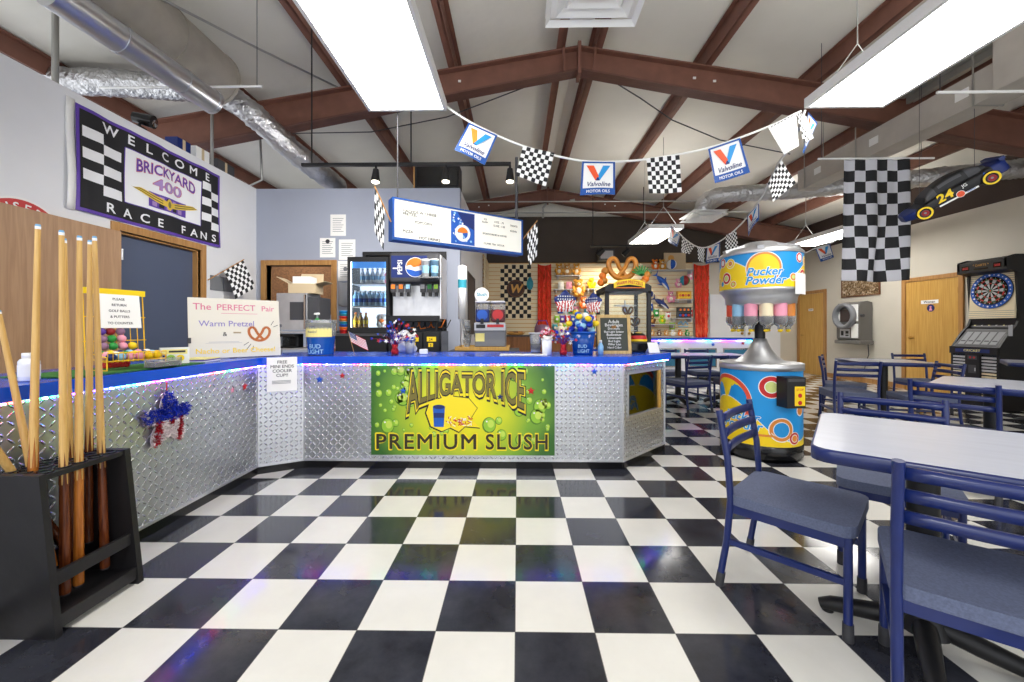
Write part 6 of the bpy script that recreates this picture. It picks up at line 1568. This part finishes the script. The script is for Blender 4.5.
p0, p1 = atY(391,222,3.17), atY(375,187,3.1); check_flag('checkered flag on a stick at the left end of the menu board',p0,p1,.34,.17,(-.02,0,-1),n=6,droop=.0,fold=.03)
p0, p1 = atY(523,239,3.9), atY(537,221,3.85); check_flag('checkered flag on a stick at the right end of the menu board',p0,p1,.33,.15,(.03,0,-1),n=6,droop=.0,fold=.03)
YT = 4.0; a, b_ = atY(302,162.5,YT), atY(511,166.5,YT); zt = (a.z+b_.z)/2
tl = thing('track_light','black ceiling track with three spotlights above the menu board','light',((a.x+b_.x)/2,YT,zt)); hw = (b_.x-a.x)/2
MB().bx(-hw,hw,-.018,.018,-.015,.015).build('track','black',tl)
for x, tilt in ((atY(376,170,YT).x-tl.location.x,.12),(atY(446,170,YT).x-tl.location.x,.1),(hw-.01,.05)):
    k = MB(); up_ = V((0,tilt,1)).normalized(); k.tube([(x,0,-.015),(x,0,-.06)],.012,8).tube([V((x,0,-.05)),V((x,0,-.05))-up_*.05,V((x,0,-.05))-up_*.13],[.028,.034,.046],16); o = k.build('spot_head','black',tl)
    MB().tube([V((x,0,-.05))-up_*.129,V((x,0,-.05))-up_*.134],.038,16).build('lamp',mat('warm_lamp',(255,244,220),.4,emit=(255,244,220),strength=6.) if 'warm_lamp' not in MATS else 'warm_lamp',o)
for x in (-hw+.1,.05): MB().tube([(x,0,.015),(x,0,roof(tl.location.x+x)-zt-.01)],.007,6).build('drop_rod','black',tl)
for x, tgt, en in ((atY(376,170,YT).x,V((-3.75,5.0,2.0)),85),(atY(446,170,YT).x,V((-2.0,5.65,1.5)),75),(b_.x,V((-.5,5.0,1.0)),70)):
    ld = bpy.data.lights.new('track_lamp','SPOT'); ld.energy = en; ld.color = (1,.97,.93); ld.spot_size = 2.3; ld.spot_blend = .9; ld.shadow_soft_size = .05
    so_ = bpy.data.objects.new('track_lamp',ld); COL.objects.link(so_); so_.parent = tl; p_ = V((x,YT+.02,zt-.21)); so_.location = p_-tl.location; so_.rotation_euler = (tgt-p_).to_track_quat('-Z','Y').to_euler()
k = MB().bx(-1.47,-.84,5.66,5.98,3.165,3.53,0).bx(-1.44,-.86,5.65,5.66,3.19,3.51,1).bx(-1.49,-1.47,5.66,5.98,3.165,3.53,2)
tag(k.build('loudspeaker_box',['black','black_gloss','oak'],bevel=.004),'black speaker box with wooden side on top of the lavender wall','speaker')
k = MB(); p = (XL-.06,3.95,3.16); sp_ = thing('wall_spotlight','small black spotlight perched on the wall top above the banner','light',p)
MB().bx(-.03,.03,-.05,.05,0,.03).cyl((0,0,.03),(0,0,.1),.012).build('bracket','black',sp_); MB().tube([(-.04,-.02,.12),(.02,0,.11),(.12,.03,.09)],[.05,.055,.065],16).build('head','black_gloss',sp_); MB().lathe([(.045,0),(.0,.01)],(.12,.03,.09),16,axis=Matrix.Rotation(PI/2,3,'Y')).build('lens','chrome',sp_)
for lb, y, w_, h_, m_ in (('blue box stored on the wall top behind the banner',4.45,.18,.13,'navy'),('dark box stored on the wall top beside the grey post',5.1,.3,.14,'dark_gray'),('white box between two others on the wall top',4.72,.2,.15,'white')):
    k = MB().bx(-.09,.05,-w_/2,w_/2,0,h_,0).bx(-.0905,.0505,-.02,.02,-.0,h_+.001,1); tag(k.build('storage_box',[m_,'cardboard'],loc=(XL-.08,y,3.162)),lb,'box','boxes on the wall top')
# hanging checkered flag on a rod
YF = 4.6; a, b_ = atY(818,159,YF), atY(934,158,YF); rz_ = (a.z+b_.z)/2
hf = thing('hanging_flag','big checkered flag hanging from a pale rod under the roof','flag',((a.x+b_.x)/2,YF,rz_)); hw = (b_.x-a.x)/2
MB().cyl((-hw,0,0),(hw,0,0),.011,n=10).build('rod','white',hf)
k = MB()
for x in (-hw+.04,hw-.145): k.tube([(x,0,0),(x,0,roof(hf.location.x+x)-rz_-.005)],.003,5)
k.build('wires','dark_gray',hf)
f0, f1 = atY(844,170,YF).x-hf.location.x, atY(909,170,YF).x-hf.location.x; fh = (278-159)/FPX*YF
def ff_(u,v): return V((f0+(f1-f0)*(u+.03*sin(7*v+9*u)*sin(PI*u)*v), .03*sin(11*u+1.5*v)*(.3+v)+.01*sin(25*u), -.012-fh*v-.02*sin(PI*u)*v))
k = MB().grid(ff_,36,66,lambda i,j: 1 if (i//6+j//6) % 2 else 0); k.build('cloth',['big_flag_white','flag_black'],hf,solid=.002)
# inflatable race car
car = thing('toy_race_car','dark inflatable stock car number 24 hanging nose down from the roof','toy',atY(946,191,3.95)); car.scale = (.66,.66,.66)
fx = V((-.70,.50,-.50)).normalized(); up0 = V((-.50,-.02,.85)); ly = up0.cross(fx).normalized(); uz = fx.cross(ly).normalized()
R3 = Matrix((fx,ly,uz)).transposed(); car.rotation_euler = R3.to_euler()
L2 = .58; cw = .24
def section(x):
    t = (x+L2)/(2*L2); belt = .02+.05*t*0; return belt
k = MB(); N1, N2 = 22, 20
def body(u, v):
    x = -L2+2*L2*u; a = 2*PI*v
    nose = min(1,(1-u)/.10+.42); tail = min(1,u/.06+.75)
    hw_ = cw*min(nose,1)*min(1,tail*.98+.05); zt_ = .045-.055*max(0,(u-.62)/.38)+.02*(u < .2); zb_ = -.115
    ex = .32; c_, s_ = cos(a), sin(a); px_ = hw_*math.copysign(abs(c_)**ex,c_); pz_ = (zt_+zb_)/2+(zt_-zb_)/2*math.copysign(abs(s_)**ex,s_)
    return V((x,px_,pz_))
k.grid(body,N1,40,lambda i,j: 1 if i > 18 or i < 3 else 0); k.add([body(0,j/40) for j in range(40)],[tuple(range(40))],1); k.add([body(1,j/40) for j in range(40)],[tuple(range(39,-1,-1))],1)
k.build('body',['black','navy'],car)
k = MB()
def cab(u, v):
    a = 2*PI*v; x0 = -.40+.72*u; hgt = .175*sin(PI*min(1,max(0,.08+.92*u)))**.55 if u < .98 else .0; hw_ = (.2-.05*min(1,hgt/.15)); c_, s_ = cos(a), sin(a); ex = .4
    return V((x0,hw_*math.copysign(abs(c_)**ex,c_),.03+hgt*max(0,math.copysign(abs(s_)**ex,s_))))
k.grid(cab,16,32,lambda i,j: 1 if (i in (1,2,3,12,13,14) or (4 < i < 11 and (j in (1,2,14,13)))) else 0); k.build('cabin',['black','dark_gray'],car)
for s in (-1,1):
    for x in (-.36,.39):
        t = MB().lathe([(.05,-.03),(.085,-.03),(.1,-.015),(.1,.015),(.085,.03),(.05,.03),(.045,.02),(0,.022)],(x,s*(cw-.005),-.085),24,mf=lambda i:(2,0,0,0,0,2,1)[i] if s>0 else (2,0,0,0,0,2,1)[i],axis=Matrix.Rotation(-s*PI/2,3,'X'))
        fw = F((x,s*(cw+.026),-.085),(-s,0,0) if s>0 else (1,0,0),Z); t.ring(fw,0,0,.066,.09,.002,3,24); t.disc(fw,0,0,.04,.002,2,16).disc(fw,0,0,.015,.003,1,10)
        t.build('wheel',['black','gray','deep_red','yellow'],car)
k = MB(); fs = F((0,cw+.004,0),(-1,0,0),Z)
k.text('24',fs,-.12,-.06,.16,.0,0,.03,.15,sx=1.15).text('JG',fs,.11,-.02,.06,.0,1,.015)
k.ring(fs,.03,-.085,.001,.048,.001,1,24).ring(fs,.03,-.085,.001,.042,.002,2,24)
k.rect(fs,-.22,.22,-.118,-.094,.0005,1,4).text('PEPSI',fs,.14,-.113,.026,.003,3,.01,sx=1.6)
k.poly([(.3,-.02),(.36,.0),(.33,.03)],fs,.001,3)
k.build('livery',['yellow','white','bunting_orange','blue'],car)
k = MB().bx(-L2-.01,-L2+.05,-.22,.22,.06,.1).bx(-L2+.0,-L2+.03,-.2,-.18,.03,.06).bx(-L2+.0,-L2+.03,.18,.2,.03,.06); k.build('spoiler','navy',car)
k = MB().rect(F((-L2-.004,0,0),(0,-1,0),Z),-.18,.18,-.02,.035,0,0).rect(F((-L2-.005,0,0),(0,-1,0),Z),-.035,.035,-.005,.02,0,1).rect(F((-L2-.004,0,0),(0,-1,0),Z),-.2,.2,-.11,-.03,0,2); k.build('tail_panel',['blue','white','gray'],car)
Mi = R3.transposed(); k = MB()
for x in (.3,-.35):
    p = V((x,0,.05)); wpos = R3 @ p; wpos = wpos*.66; X_ = car.location.x+wpos.x; top = V((wpos.x, wpos.y, (3.248 if 4.2 < X_ < 5.1 and car.location.y+wpos.y < 6 else roof(X_)-.01)-car.location.z)); k.tube([p, (Mi @ top)/.66],.003,5)
k.build('hanging_wires','dark_gray',car)
